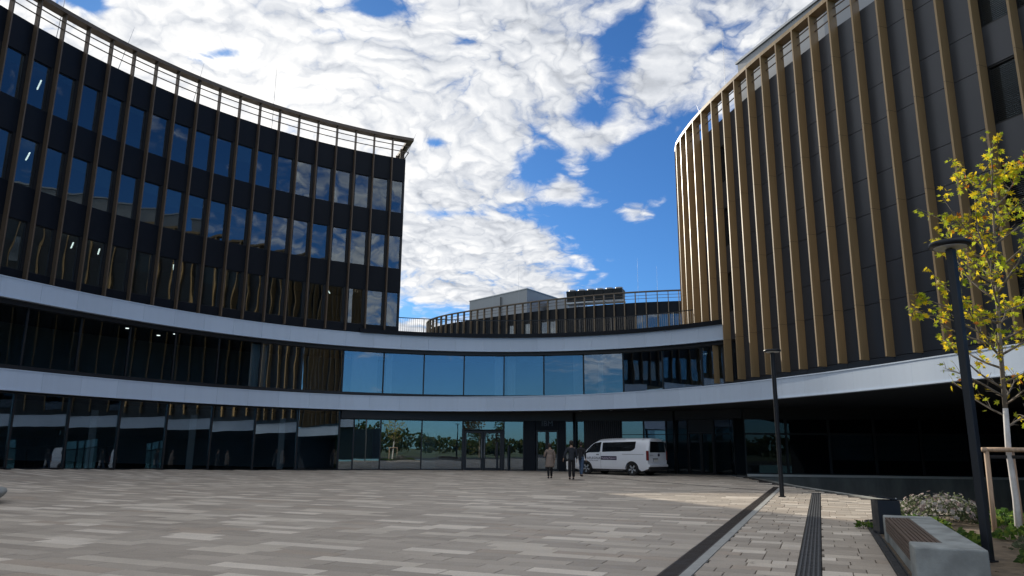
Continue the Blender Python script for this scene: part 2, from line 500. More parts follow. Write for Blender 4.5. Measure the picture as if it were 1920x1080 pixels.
# ------------------------------------------------------------------ plan curves
C0 = (-1.6, 27.2)
def r_up(t):
    q = (t - 108) / 60
    if t > 168:
        return r_up(168) + (t - 168) * 0.075
    return (((0.70224 * q + 1.11549) * q - 0.89421) * q - 0.90457) * q + 20.0975
LOWPTS = [(-37.6, 24.1), (-29.8, 20.5), (-21.4, 18.05), (-14.5, 16.75), (-6.9, 15.78), (4.6, 14.9), (18.6, 14.42), (32.8, 14.6), (43.5, 15.05), (54.6, 15.75), (64, 16.55), (74, 17.45), (81.7, 18.05), (96, 19.15), (105.2, 19.75), (113, 19.98)]
def r_low(t):
    if t >= 113: return r_up(t)
    P = LOWPTS
    for k in range(len(P) - 1):
        if t <= P[k + 1][0]: break
    p1, p2 = P[k], P[k + 1]; p0 = P[max(k - 1, 0)]; p3 = P[min(k + 2, len(P) - 1)]
    h = p2[0] - p1[0]; u = (t - p1[0]) / h
    m1 = (p2[1] - p0[1]) / (p2[0] - p0[0]) * h if p2[0] != p0[0] else 0
    m2 = (p3[1] - p1[1]) / (p3[0] - p1[0]) * h if p3[0] != p1[0] else 0
    return (2 * u**3 - 3 * u**2 + 1) * p1[1] + (u**3 - 2 * u**2 + u) * m1 + (-2 * u**3 + 3 * u**2) * p2[1] + (u**3 - u**2) * m2
def pol(t, r): return (C0[0] + r * cos(radians(t)), C0[1] + r * sin(radians(t)))
def up(t, off=0.0): return pol(t, r_up(t) + off)
def low(t, off=0.0): return pol(t, r_low(t) + off)
def steps(a, b, n): return [a + (b - a) * i / n for i in range(n + 1)]

def G(x):
    return 0.0027 * (-10 - x) ** 2 if x < -10 else 0.0
A_U = radians(-22.4)
UX, UY = cos(A_U), sin(A_U)
VX, VY = -sin(A_U), cos(A_U)
def uv(u, v): return (u * UX + v * VX, u * UY + v * VY)

# pit (areaway) edge along the right of the plaza, far to near
PIT = [(12.6, 40.55), (12.25, 37.0), (11.75, 33.5), (11.3, 30.0), (11.05, 26.5), (10.92, 23.5), (10.9, 20.5), (11.1, 17.5), (11.7, 14.0), (12.8, 10.0), (14.0, 6.0)]
RWALL = [(12.75, 40.75), (17.1, 40.1), (21.6, 39.3), (26.2, 38.4), (32.0, 37.0)]
def pit_x(y):
    for a, b in zip(PIT, PIT[1:]):
        if b[1] <= y <= a[1]:
            return a[0] + (b[0] - a[0]) * (a[1] - y) / (a[1] - b[1])
    return 12.6 if y > 40 else 14.0

# ------------------------------------------------------------------ ground
g = MB()
BX0, BX1, BY0, BY1 = -45.0, 60.0, -20.0, 75.0
FAR = 1800.0
for x0, x1, y0, y1 in ((-FAR, FAR, BY1, FAR), (-FAR, FAR, -FAR, BY0), (-FAR, BX0, BY0, BY1), (BX1, FAR, BY0, BY1)):
    g.poly([(x0, y0, -0.06), (x1, y0, -0.06), (x1, y1, -0.06), (x0, y1, -0.06)])
ground = g.build('ground', 'grass_field'); ground['kind'] = 'structure'

pv = MB()
pit_poly = PIT + [(32.0, 6.0)] + RWALL[::-1][:-1] + [RWALL[0]]
pv.sheet([(-10, BY0), (BX1, BY0), (BX1, BY1), (-10, BY1)], -0.045, [pit_poly])
xs = steps(BX0, -10, 28)
for a, b in zip(xs, xs[1:]):
    pv.poly([(a, BY0, G(max(a, -26)) - 0.045), (b, BY0, G(max(b, -26)) - 0.045), (b, BY1, G(max(b, -26)) - 0.045), (a, BY1, G(max(a, -26)) - 0.045)])
pavement = pv.build('pavement', 'joint_sand'); pavement['kind'] = 'structure'

pf = MB(); pf.sheet(pit_poly, -3.2)
pw = pf.build('areaway_floor', 'concrete_wall'); pw['kind'] = 'structure'
aw = thing('retaining_wall', 'dark concrete retaining walls around the sunken areaway under the right-hand building', 'wall', (11.5, 28, -3.2))
m = MB(); m.wall(PIT, -3.2, -0.01, 0.22); m.build('plaza_side_wall', 'concrete_wall', aw)
m = MB(); m.wall(RWALL[::-1], -3.2, 0.0, -0.3); m.build('building_side_wall', 'concrete_wall', aw)
m = MB(); m.wall([(p[0], p[1] - 0.10) for p in RWALL][::-1], 0.001, 0.12, -0.18); m.build('coping', 'sunlit_trim', aw)

# paving stones: long slabs in courses at one angle over the whole plaza
TONES = [((0.415, 0.375, 0.332), 5), ((0.44, 0.40, 0.355), 5), ((0.385, 0.348, 0.308), 3.4), ((0.435, 0.378, 0.325), 1.6), ((0.66, 0.615, 0.555), 3.2), ((0.57, 0.525, 0.465), 3.0), ((0.48, 0.44, 0.392), 2.0)]
tsum = sum(w for _, w in TONES)
rs = random.Random(11)
def tone():
    k = rs.random() * tsum
    for c, w in TONES:
        k -= w
        if k <= 0: break
    j = rs.uniform(0.93, 1.07)
    return (c[0] * j * 1.03, c[1] * j * 0.985, c[2] * j * 0.925)
U_DRAIN0, U_DRAIN1, U_TAC0, U_TAC1, U_BED = -1.765, -1.41, -0.355, -0.085, 0.70
V_DRAIN_END, V_TAC_END, V_BED_END = 31.0, 26.9, 16.55
ROW = 0.30
stones = []
def inside(u0, u1, v0, v1):
    x, y = uv((u0 + u1) / 2, (v0 + v1) / 2)
    if y < -4 or x < -30: return False
    t = degrees(atan2(y - C0[1], x - C0[0]))
    if y > 26 and t > 43 and hypot(x - C0[0], y - C0[1]) > r_up(t) + 0.3: return False
    if t > 160 or t < -150:
        tt = t if t > 0 else t + 360
        if tt < 205 and hypot(x - C0[0], y - C0[1]) > r_up(tt) + 0.3: return False
    for uu in (u0, u1):
        for vv in (v0, v1):
            cx, cy = uv(uu, vv)
            if cx > pit_x(cy) - 0.30: return False
    return True
def course(ua, ub, v0, lens, off):
    u = ua - (off if off else 0)
    while u < ub - 0.01:
        L = rs.choice(lens); a = max(u, ua); b = min(u + L, ub)
        if ub - b < 0.09: b = ub
        if b - a > 0.05: stones.append((a, b, v0, v0 + ROW, tone()))
        u = b if b == ub else u + L
nrow = int((47 + 14) / ROW)
for k in range(nrow):
    v0 = -14 + k * ROW; v1 = v0 + ROW
    off = (0.0, 0.45, 0.2, 0.7)[k % 4]
    long_ = [0.9, 1.0, 0.9, 0.6]
    short_ = [0.45, 0.6, 0.3, 0.45]
    if v0 > V_DRAIN_END:
        course(-42, 24, v0, long_, off)
    else:
        course(-42, U_DRAIN0, v0, long_, off)
        if v0 > V_TAC_END:
            course(U_DRAIN1, 16, v0, short_, off)
        else:
            course(U_DRAIN1, U_TAC0, v0, short_, off * 0.6)
            course(U_TAC1, U_BED if v1 < V_BED_END else 16, v0, short_, off * 0.6)
stones = [s for s in stones if inside(*s[:4])]
# order by how large they show in the picture: in front of the camera and near
def shown(s):
    x, y = uv((s[0] + s[1]) / 2, (s[2] + s[3]) / 2)
    if y < 6.5 or abs(x) / y > 0.74: return 0
    return (s[1] - s[0]) * (s[3] - s[2]) * EYE / (y ** 3)
order = sorted(range(len(stones)), key=lambda i: -shown(stones[i]))
top = set(order[:300])
def add_stone(mb, s):
    a, b, c, d, col = s
    j = 0.0058
    ch = 0.004
    q = [uv(a + j, c + j), uv(b - j, c + j), uv(b - j, d - j), uv(a + j, d - j)]
    q2 = [uv(a + j + ch, c + j + ch), uv(b - j - ch, c + j + ch), uv(b - j - ch, d - j - ch), uv(a + j + ch, d - j - ch)]
    h = rs.uniform(-0.0015, 0.0015); tx = rs.uniform(-0.0012, 0.0012)
    zz = [G(p[0]) + h for p in q]
    i = len(mb.v)
    mb.v += [(p[0], p[1], z - 0.05) for p, z in zip(q, zz)] + [(p[0], p[1], z - ch) for p, z in zip(q, zz)] + [(p[0], p[1], z + (tx if k % 3 == 0 else -tx)) for k, (p, z) in enumerate(zip(q2, zz))]
    for f in ((8, 9, 10, 11), (4, 5, 9, 8), (5, 6, 10, 9), (6, 7, 11, 10), (7, 4, 8, 11), (0, 1, 5, 4), (1, 2, 6, 5), (2, 3, 7, 6), (3, 0, 4, 7)):
        mb.f.append(tuple(i + k for k in f)); mb.c.append(col)
rest = MB()
for i, s in enumerate(stones):
    if i in top:
        mb = MB(); add_stone(mb, s); mb.build('paving_stone', 'paving_stone', pavement)
    else:
        add_stone(rest, s)
o = rest.build('paving_stones_beyond', 'paving_stone', pavement); o['kind'] = 'stuff'

# ribbed dark guide strip with its cross bar, laid in the paving
gs = thing('guide_strip', 'black ribbed tactile guide strip with a cross bar in the right-hand paving', 'guide strip', (*uv(-0.22, 9), 0.0))
vs = steps(2.0, V_TAC_END, 25)
for a, b in zip(vs, vs[1:]):
    m = MB()
    Mx = Matrix(((UX, VX, 0, 0), (UY, VY, 0, 0), (0, 0, 1, 0), (0, 0, 0, 1)))
    m.box(U_TAC0 + 0.004, U_TAC1 - 0.004, a + 0.003, b - 0.003, -0.04, -0.002, Mx)
    o = m.build('slab', 'tactile_black', gs)
    for k in range(5):
        uu = U_TAC0 + 0.022 + k * 0.0505
        r_ = MB(); r_.box(uu, uu + 0.022, a + 0.003, b - 0.003, -0.002, 0.009, Mx); r_.build('rib', 'tactile_rib', o)
m = MB(); m.box(-0.66, 0.24, V_TAC_END + 0.01, V_TAC_END + 0.28, -0.03, 0.004, Mx); m.build('cross_bar', 'tactile_black', gs)

# drain channel with cast grates and a concrete kerb edge
dc = thing('drain_channel', 'brown slotted drain channel with a pale concrete edge running up the paving', 'drain', (*uv(-1.6, 9), 0.0))
vs = steps(2.0, V_DRAIN_END - 0.2, 58)
for a, b in zip(vs, vs[1:]):
    m = MB()
    m.box(U_DRAIN0 + 0.004, U_DRAIN0 + 0.022, a, b - 0.004, -0.04, 0.002, Mx); m.box(U_DRAIN0 + 0.205, U_DRAIN0 + 0.225, a, b - 0.004, -0.04, 0.002, Mx)
    n = 9
    for k in range(n):
        vv = a + (b - a) * (k + 0.2) / n
        m.box(U_DRAIN0 + 0.022, U_DRAIN0 + 0.205, vv, vv + 0.030, -0.03, 0.000, Mx)
    m.build('grate', 'cast_iron', dc)
    m = MB(); m.box(U_DRAIN0 + 0.229, U_DRAIN1 - 0.004, a, b - 0.006, -0.04, 0.003, Mx); m.build('concrete_edge', 'concrete_edge', dc)
m = MB(); m.box(U_DRAIN0, U_DRAIN1, 2.0, V_DRAIN_END, -0.06, -0.038, Mx); m.build('channel_bed', 'dark_grille', dc)

# thin slot drain curving from the entrance to the grate
sd = [(3.6, 39.2), (4.57, 37.0), (5.75, 33.6), (7.2, 30.2), (8.2, 27.6), (8.75, 26.4)]
m = MB(); m.wall(sd, 0.0, 0.006, 0.10)
o = m.build('slot_drain', 'dark_grille'); tag(o, 'thin dark slot drain curving across the paving in front of the van', 'drain')
m = MB(); m.wall([(8.9, 26.5), (10.4, 25.95), (11.0, 25.75)], 0.0, 0.006, 0.05)
o = m.build('slot_drain', 'dark_grille'); tag(o, 'short dark slot drain beyond the guide strip by the paving edge', 'drain')

# ------------------------------------------------------------------ podium: two glazed storeys between white bands
Z_LB, Z_LT, Z_UB, Z_UT = 3.6, 4.5, 7.5, 8.4
podium = thing('podium_building', 'two-storey glass podium with two curved white bands linking the dark towers', 'building', (-1.6, 46.5, 0))
def fascia(curve, t0, t1, n, z0, z1, name='fascia_panel'):
    ts = steps(t0, t1, n)
    for a, b in zip(ts, ts[1:]):
        d = -0.010 if a > b else 0.010
        sub = steps(a + d, b - d, 6)
        prof = [(0.30, z0), (-0.03, z0), (-0.03, z0 + 0.045), (0.0, z0 + 0.05), (0.0, z1 - 0.05), (-0.03, z1 - 0.045), (-0.03, z1), (0.30, z1)]
        m = MB(); i = 0
        for t in sub:
            m.v += [(*curve(t, o), z) for o, z in prof]
        k = len(prof)
        for q in range(len(sub) - 1):
            for j in range(k):
                m.f.append((q * k + j, q * k + (j + 1) % k, (q + 1) * k + (j + 1) % k, (q + 1) * k + j)); m.c.append(None)
        m.f.append(tuple(range(k))); m.c.append(None); m.f.append(tuple(reversed(range((len(sub) - 1) * k, len(sub) * k)))); m.c.append(None)
        bmn = bmesh.new(); me = m.mesh(name, 'white_panel'); bmn.from_mesh(me); bmesh.ops.recalc_face_normals(bmn, faces=bmn.faces); bmn.to_mesh(me); bmn.free()
        inst(name, me, podium, Matrix())
fascia(up, 196, 45.6, 30, Z_UB, Z_UT)
fascia(low, 196, -37.6, 44, Z_LB, Z_LT)

GRID = [108.5 - 7.2 * k for k in range(-12, 9)]           # 194.9 .. 50.9
def ring(t0, t1, n, o0, o1, curve=up): 
    ts = steps(t0, t1, n)
    return [curve(t, o0) for t in ts] + [curve(t, o1) for t in reversed(ts)]
# dark bodies: head strip, canopy deck, slabs, back walls, interior
m = MB(); m.prism(ring(196, 44, 76, 0.32, 17), Z_UT - 0.30, Z_UT - 0.02); m.build('roof', 'dark_soffit', podium)
m = MB(); m.wall([up(t, 0.10) for t in steps(113.4, 45.6, 40)], Z_UT + 0.002, Z_UT + 0.25, -0.25); m.build('parapet', 'navy_panel', podium)
m = MB(); m.prism(ring(196, 44, 76, 0.32, 7), Z_UB - 0.02, Z_UB + 0.10); m.build('upper_ceiling', 'dark_soffit', podium)
m = MB(); m.wall([up(t, 0.42) for t in steps(196, 45, 80)], Z_UB - 0.22, Z_UB - 0.022, -0.2); m.build('head_strip', 'black_frame', podium)
m = MB(); m.wall([up(t, 0.42) for t in steps(196, 45, 80)], Z_LT - 0.06, Z_LT + 0.20, -0.2); m.build('sill_strip', 'black_frame', podium)
m = MB(); m.prism(ring(196, 44, 76, 0.32, 7, up), Z_LT - 0.16, Z_LT - 0.061); m.build('upper_floor_slab', 'interior_floor', podium)
deck_l = [low(t, 0.31) for t in steps(113, -37.6, 60)]
deck_poly = deck_l + [(24, 12.0), (34, 12), (38, 37), (26.2, 39.4), (17.1, 41.2)] + [up(t, 1.5) for t in steps(43, 113, 30)]
m = MB(); m.prism(deck_poly, Z_LB + 0.02, Z_LB + 0.14); m.build('canopy_soffit', 'dark_soffit', podium)
m = MB(); m.prism(deck_poly, Z_LT - 0.28, Z_LT - 0.20); m.build('canopy_deck', 'dark_soffit', podium)
m = MB(); m.prism(ring(196, 113, 44, 0.31, 7, up), Z_LB + 0.02, Z_LB + 0.14); m.build('ground_floor_ceiling', 'dark_soffit', podium)
m = MB(); m.wall([up(t, 6.9) for t in steps(196, 44, 60)], -0.1, Z_UB, -0.3); m.build('interior_wall', 'interior', podium)
m = MB(); m.wall([up(t, 16.9) for t in steps(196, 44, 60)], -0.1, Z_UT - 0.05, 0.3); m.build('rear_wall', 'navy_panel', podium)
m = MB(); m.prism(ring(196, 44, 76, 0.55, 6.8), -0.04, 0.0); m.build('ground_floor_slab', 'interior_floor', podium)
m = MB(); m.wall([up(t, 0.44) for t in steps(115.6, 44, 60)], 3.10, Z_LB + 0.019, -0.16); m.build('lintel', 'black_frame', podium)

def pane(name, a, b, z0, z1, off, mat, parent, fw=0.04, transom=None, curve=up, lean=0.0):
    """one flat pane in a slim dark frame between angles a and b"""
    p, q = Vector(curve(a, off)), Vector(curve(b, off))
    d = (q - p); L = d.length; ang = atan2(d.y, d.x)
    M = frame_at(p.x, p.y, 0, ang)
    fr = MB()
    fr.box(0, fw, -0.05, 0.06, z0, z1); fr.box(L - fw, L, -0.05, 0.06, z0, z1)
    fr.box(fw, L - fw, -0.05, 0.06, z0, z0 + fw); fr.box(fw, L - fw, -0.05, 0.06, z1 - fw, z1)
    if transom: fr.box(fw, L - fw, -0.05, 0.06, transom - fw / 2, transom + fw / 2)
    o = inst(name, fr.mesh(name, 'black_frame'), parent, M)
    gm = MB(); hl = lean * (z1 - z0)
    gm.hexa([(fw, 0, z0 + fw), (L - fw, 0, z0 + fw), (L - fw, 0.012, z0 + fw), (fw, 0.012, z0 + fw)], [(fw, -hl, z1 - fw), (L - fw, -hl, z1 - fw), (L - fw, 0.012 - hl, z1 - fw), (fw, 0.012 - hl, z1 - fw)])
    inst_local = local('pane', gm.mesh('pane', mat), o)
    return o, L
def zg(t, off=0.5):
    return G(up(t, off)[0])
rl = random.Random(4)
for a, b in zip(GRID, GRID[1:]):
    pane('window', a, b, 4.68, Z_UB - 0.2, 0.5, 'clear_glass' if a > 130.2 else 'podium_glass', podium, lean=rl.uniform(-0.004, 0.004))
pane('window', GRID[-1], 45.5, 4.68, Z_UB - 0.2, 0.5, 'podium_glass', podium)
GF = [x for x in GRID if x > 113] + [108.5, 101.3, 94.1]
for a, b in zip(GF, GF[1:]):
    if a == 115.7: 
        for c, d in ((115.7, 113.2), (113.2, 108.5)): pane('shop_window', c, d, 0.02, 3.08, 0.5, 'shop_glass', podium)
    else:
        pane('shop_window', a, b, min(zg(a), zg(b)) + 0.02, 3.56 if a > 112 else 3.08, 0.5, 'shop_glass', podium, lean=-0.016 if a > 112 else 0.0)
# entrance: transom pane, double door, side pane
pane('transom_window', 94.1, 86.8, 2.50, 3.08, 0.5, 'shop_glass', podium)
pane('shop_window', 86.8, 83.3, 0.02, 3.08, 0.5, 'shop_glass', podium)
for a, b, s in ((93.75, 90.5, 1), (90.4, 87.15, -1)):
    o, L = pane('door', a, b, 0.02, 2.44, 0.46, 'shop_glass', podium, fw=0.13)
    hb = MB(); x = L - 0.075 if s > 0 else 0.075
    hb.tube([(x, -0.12, 0.75), (x, -0.12, 1.95)], 0.02, 8); hb.tube([(x, -0.12, 0.9), (x, -0.03, 0.9)], 0.012, 6); hb.tube([(x, -0.12, 1.8), (x, -0.03, 1.8)], 0.012, 6)
    local('handle', hb.mesh('handle', 'steel'), o)
for t in (94.0, 86.95):
    p = up(t, 0.42); m = MB(); m.box(-0.06, 0.06, -0.06, 0.06, 0, 2.5, frame_at(p[0], p[1], 0, radians(t - 90))); m.build('door_post', 'black_frame', podium)
for t, h in ((87.9, 1.75), (85.9, 1.55)):
    p = up(t, 0.12); m = MB(); m.box(-0.055, 0.055, -0.05, 0.05, 0, h, frame_at(p[0], p[1], 0, radians(t - 90)))
    o = m.build('access_post', 'lamp_metal', None, bevel=0.01)
    tag(o, 'slim black access post %s the glass double doors' % ('right in front of' if h > 1.6 else 'just right of'), 'post', 'access posts at the doors')
# dark entrance wall with a recessed door pair
def wallbox(name, a, b, z0, z1, o0, o1, mat, parent=podium):
    p, q = Vector(up(a, o0)), Vector(up(b, o0)); d = q - p
    m = MB(); m.box(0, d.length, 0, o1 - o0, z0, z1); inst(name, m.mesh(name, mat), parent, frame_at(p.x, p.y, 0, atan2(d.y, d.x)))
wallbox('entrance_wall', 83.25, 81.2, 0, 3.1, 0.45, 0.65, 'navy_panel')
wallbox('entrance_wall', 77.1, 75.95, 0, 3.1, 0.45, 0.65, 'navy_panel')
wallbox('entrance_wall', 81.15, 77.15, 2.52, 3.1, 0.47, 0.65, 'navy_panel')
for a, b in ((81.1, 79.2), (79.1, 77.2)):
    pane('door', a, b, 0.02, 2.5, 0.62, 'shop_glass', podium, fw=0.10)
pane('side_window', 75.9, 74.25, 0.02, 3.08, 0.5, 'shop_glass', podium)
pane('side_window', 74.1, 72.45, 0.02, 3.08, 0.5, 'shop_glass', podium)
ts = steps(72.35, 66.0, 18)
for a, b in zip(ts, ts[1:]):
    wallbox('wall_slat', a - 0.02, b + 0.05, 0, 3.1, 0.44, 0.55, 'wood_slat_dark')
wallbox('slat_backing', 72.4, 65.95, 0, 3.1, 0.58, 0.68, 'black_frame')
for a, b in ((65.9, 61.9), (61.9, 57.9), (57.9, 56.3), (56.1, 54.1), (49.4, 45.8)):
    pane('shop_window', a, b, 0.02, 3.08, 0.5, 'shop_glass' if a > 60 else 'clear_glass', podium, transom=2.25)
for a, b in ((54.0, 51.7), (51.7, 49.5)):
    pane('door', a, b, 0.02, 2.35, 0.5, 'clear_glass', podium, fw=0.09)
wallbox('door_head', 54.0, 49.5, 2.36, 3.09, 0.49, 0.62, 'black_frame')
p = up(56.2, 0.3); m = MB(); m.tube([(p[0], p[1], 0), (p[0], p[1], Z_LB + 0.02)], 0.075, 16); m.build('column', 'black_frame', podium, smooth=True)
p = up(74.15, 0.1); m = MB(); m.tube([(p[0], p[1], 0), (p[0], p[1], Z_LB + 0.02)], 0.06, 16); m.build('column', 'black_frame', podium, smooth=True)
# far glazing under the right-hand tower
for k in range(len(RWALL) - 1):
    a, b = Vector(RWALL[k]), Vector(RWALL[k + 1]); n = 2
    for j in range(n):
        p, q = a.lerp(b, j / n), a.lerp(b, (j + 1) / n); d = q - p
        fr = MB(); L = d.length; f = 0.06
        fr.box(0, f, -0.05, 0.06, 0.10, 3.1); fr.box(L - f, L, -0.05, 0.06, 0.10, 3.1); fr.box(f, L - f, -0.05, 0.06, 0.1, 0.18); fr.box(f, L - f, -0.05, 0.06, 3.02, 3.1); fr.box(f, L - f, -0.05, 0.06, 2.2, 2.3)
        o = inst('shop_window', fr.mesh('shop_window', 'black_frame'), podium, frame_at(p.x, p.y + 0.1, 0, atan2(d.y, d.x)))
        gm = MB(); gm.box(f, L - f, 0, 0.012, 0.18, 3.02); local('pane', gm.mesh('pane', 'clear_glass'), o)
        if k >= 1:
            bl = MB()
            for s in range(22): bl.box(f + 0.02, L - f - 0.02, 0.16, 0.19, 0.9 + s * 0.06, 0.93 + s * 0.06)
            local('louvre_blind', bl.mesh('louvre_blind', 'grey_cladding'), o)
m = MB(); m.wall([(p[0], p[1] + 0.12) for p in RWALL], 3.1, Z_LB + 0.019, 0.15); m.build('lintel', 'black_frame', podium)
m = MB(); m.wall([(p[0] + 0.4, p[1] + 4) for p in RWALL], 0.0, Z_LB, 0.2); m.build('interior_wall', 'dark_soffit', podium)
near = [low(t, 1.0) for t in steps(-24, -37.6, 6)] + [(20.0, 6.0), (22.5, -2.0), (25.0, -10.0)]
m = MB(); m.wall(near, 0.0, Z_LB + 0.02, 0.25); m.build('unseen_ground_floor_wall', 'navy_panel', podium)
m = MB(); m.wall([near[0], (24.0, 21.5), (34.0, 22.5), (32.4, 37.2)], -3.2, Z_LB + 0.02, -0.25); m.build('unseen_ground_floor_wall', 'navy_panel', podium)  # out-of-view closing walls, added to darken what the glass mirrors
# curtains behind the upper glazing, a green inner door, ceiling lights
def inner_panel(name, a, b, z0, z1, off, mat, folds=0):
    m = MB(); ts = steps(a, b, max(1, folds * 2))
    pts = [up(t, off + (0.05 if (i % 2) else 0.0)) for i, t in enumerate(ts)]
    m.wall(pts, z0, z1, -0.01); m.build(name, mat, podium)
inner_panel('curtain', 113.9, 109.4, 4.7, 7.25, 0.9, 'curtain', 22)
inner_panel('curtain', 107.9, 106.8, 4.7, 7.25, 0.9, 'curtain', 6)
inner_panel('curtain', 88.6, 87.2, 4.7, 7.25, 0.9, 'curtain', 6)
inner_panel('curtain', 86.4, 84.9, 4.7, 7.25, 0.9, 'curtain', 6)
inner_panel('curtain', 74.6, 72.8, 4.7, 7.25, 0.9, 'curtain', 8)
inner_panel('curtain', 70.1, 69.2, 4.7, 7.25, 0.9, 'curtain', 4)
inner_panel('curtain', 131.4, 128.6, 4.7, 7.25, 0.9, 'curtain', 12)
inner_panel('inner_wall', 101.0, 98.6, 0.05, 2.6, 2.2, 'blind')
inner_panel('inner_wall', 53.4, 52.3, 0.05, 2.3, 3.0, 'door_green')
inner_panel('inner_wall', 114.6, 108.6, 0.05, 3.05, 3.5, 'door_green')
inner_panel('inner_column', 153.8, 152.7, 0.2, 3.05, 1.6, 'curtain')
inner_panel('inner_column', 139.3, 138.2, 0.1, 3.05, 1.6, 'curtain')
inner_panel('inner_column', 125.0, 124.0, 0.05, 3.05, 1.6, 'curtain')
for t, off in ((147.9, 1.2), (148.6, 2.6), (141.8, 1.2), (142.0, 2.3), (142.7, 3.6), (52.0, 0.9)):
    p = up(t, off); m = MB(); m.lathe([(0.09, -0.02), (0.09, 0.0)], 12, (p[0], p[1], Z_UB - 0.022)); m.build('ceiling_light', 'lamp_light', podium)
for t, off in ((72.0, -1.3), (59.0, -1.8), (66, -1.5)):
    p = up(t, off); m = MB(); m.lathe([(0.07, -0.015), (0.07, 0.0)], 12, (p[0], p[1], Z_LB + 0.02)); m.build('soffit_light', 'lamp_lens', podium)

# sign above the inner entrance
sg = thing('building_sign', 'dim grey sign of three striped letters above the dark inner entrance doors', 'sign', (*up(79.1, 0.40), 2.62))
p = up(79.1, 0.45)
Ms = frame_at(p[0], p[1], 2.92, radians(79.1 - 90)) @ Matrix.Rotation(pi / 2, 4, 'X')
inst('lettering', text_mesh('IBM', 0.46, 'sign_grey', 0.012, 1.05), sg, Ms)
m = MB()
for k in range(7): m.box(-0.5, 0.5, -0.022, -0.0165, 2.755 + k * 0.048, 2.768 + k * 0.048, frame_at(p[0], p[1], 0, radians(79.1 - 90)))
m.build('stripe_gaps', 'navy_panel', sg)

# ------------------------------------------------------------------ left tower
Z_PAR, Z_RAIL = 20.59, 22.05
LC, LR = (3.376, 21.693), 27.26
LA0, LDA = 114.96, 2.661
NLB = 28
def lpt(a, off=0.0): return (LC[0] + (LR + off) * cos(radians(a)), LC[1] + (LR + off) * sin(radians(a)))
left = thing('office_tower', 'dark curved office tower on the left with bronze fins and rows of windows', 'building', (*lpt(150), Z_UT))
FL = [(9.0, 11.27), (12.86, 15.12), (16.72, 18.97)]
WALL_OFF = 0.24
BW = 2 * (LR + WALL_OFF) * sin(radians(LDA / 2)) 
# shared meshes, local x along facade from the higher angle (left) to the lower (right), -y outwards
def boxmesh(name, mat, *bx):
    m = MB()
    for b in bx: m.box(*b)
    return m.mesh(name, mat)
fin_me = boxmesh('fin', 'shaded_bronze', (-0.032, 0.032, -0.28, 0.0, 8.5, Z_RAIL - 0.201))
sp_z = [(8.38, FL[0][0]), (FL[0][1], FL[1][0]), (FL[1][1], FL[2][0]), (FL[2][1], Z_PAR)]
sp_me = [boxmesh('spandrel_panel', 'navy_panel', (0.004, BW - 0.004, 0, 0.14, a + 0.004, b - 0.004)) for a, b in sp_z]
win_me, pane_me, blind_me = [], [], []
for k, (z0, z1) in enumerate(FL):
    for x0, x1 in ((0.06, 1.12), (0.17, 1.12)):
        m = MB(); f = 0.035
        m.box(0.004, x0, 0.01, 0.14, z0, z1); m.box(x1, BW - 0.004, 0.01, 0.14, z0, z1)
        m.box(x0, x0 + f, 0.06, 0.14, z0, z1); m.box(x1 - f, x1, 0.06, 0.14, z0, z1); m.box(x0 + f, x1 - f, 0.06, 0.14, z0, z0 + f); m.box(x0 + f, x1 - f, 0.06, 0.14, z1 - f, z1)
        win_me.append(m.mesh('window', 'black_frame'))
        pane_me.append(boxmesh('pane', 'tower_glass', (x0 + f, x1 - f, 0.10, 0.112, z0 + f, z1 - f)))
        blind_me.append([boxmesh('blind', 'blind', (x0 + f, x1 - f, 0.17, 0.18, z1 - f - h, z1 - f)) for h in (0.3, 0.55, 0.95)])
BLINDS = {(0, 0): 0, (7, 2): 2, (11, 0): 2, (16, 0): 2, (9, 1): 1, (10, 1): 2, (8, 1): 1, (11, 1): 1, (12, 2): 0, (14, 1): 1, (8, 0): 2, (7, 0): 2, (13, 2): 0, (15, 2): 0, (16, 2): 0, (17, 2): 1, (2, 1): 1, (13, 1): 2, (9, 2): 0}
for k in range(-1, NLB):
    a_hi, a_lo = LA0 + LDA * (k + 1), LA0 + LDA * k
    if k == -1: a_lo = 112.9
    p = Vector(lpt(a_hi, WALL_OFF)); q = Vector(lpt(a_lo, WALL_OFF)); d = q - p
    Mx2 = frame_at(p.x, p.y, 0, atan2(d.y, d.x), d.length / BW)
    for me in sp_me: inst('spandrel_panel', me, left, Mx2)
    for f_ in range(3):
        v = (k + f_) % 2
        w = inst('window', win_me[f_ * 2 + v], left, Mx2)
        local('pane', pane_me[f_ * 2 + v], w)
        if (k, f_) in BLINDS: local('blind', blind_me[f_ * 2 + v][BLINDS[(k, f_)]], w)
for k in range(NLB + 1):
    a = LA0 + LDA * k; p = lpt(a, WALL_OFF - 0.002)
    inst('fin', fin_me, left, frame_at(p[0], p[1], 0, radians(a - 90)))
aE = LA0 + LDA * NLB
arc = lambda o, n=60, a0=112.9, a1=None: [lpt(a, o) for a in steps(a1 or aE, a0, n)]
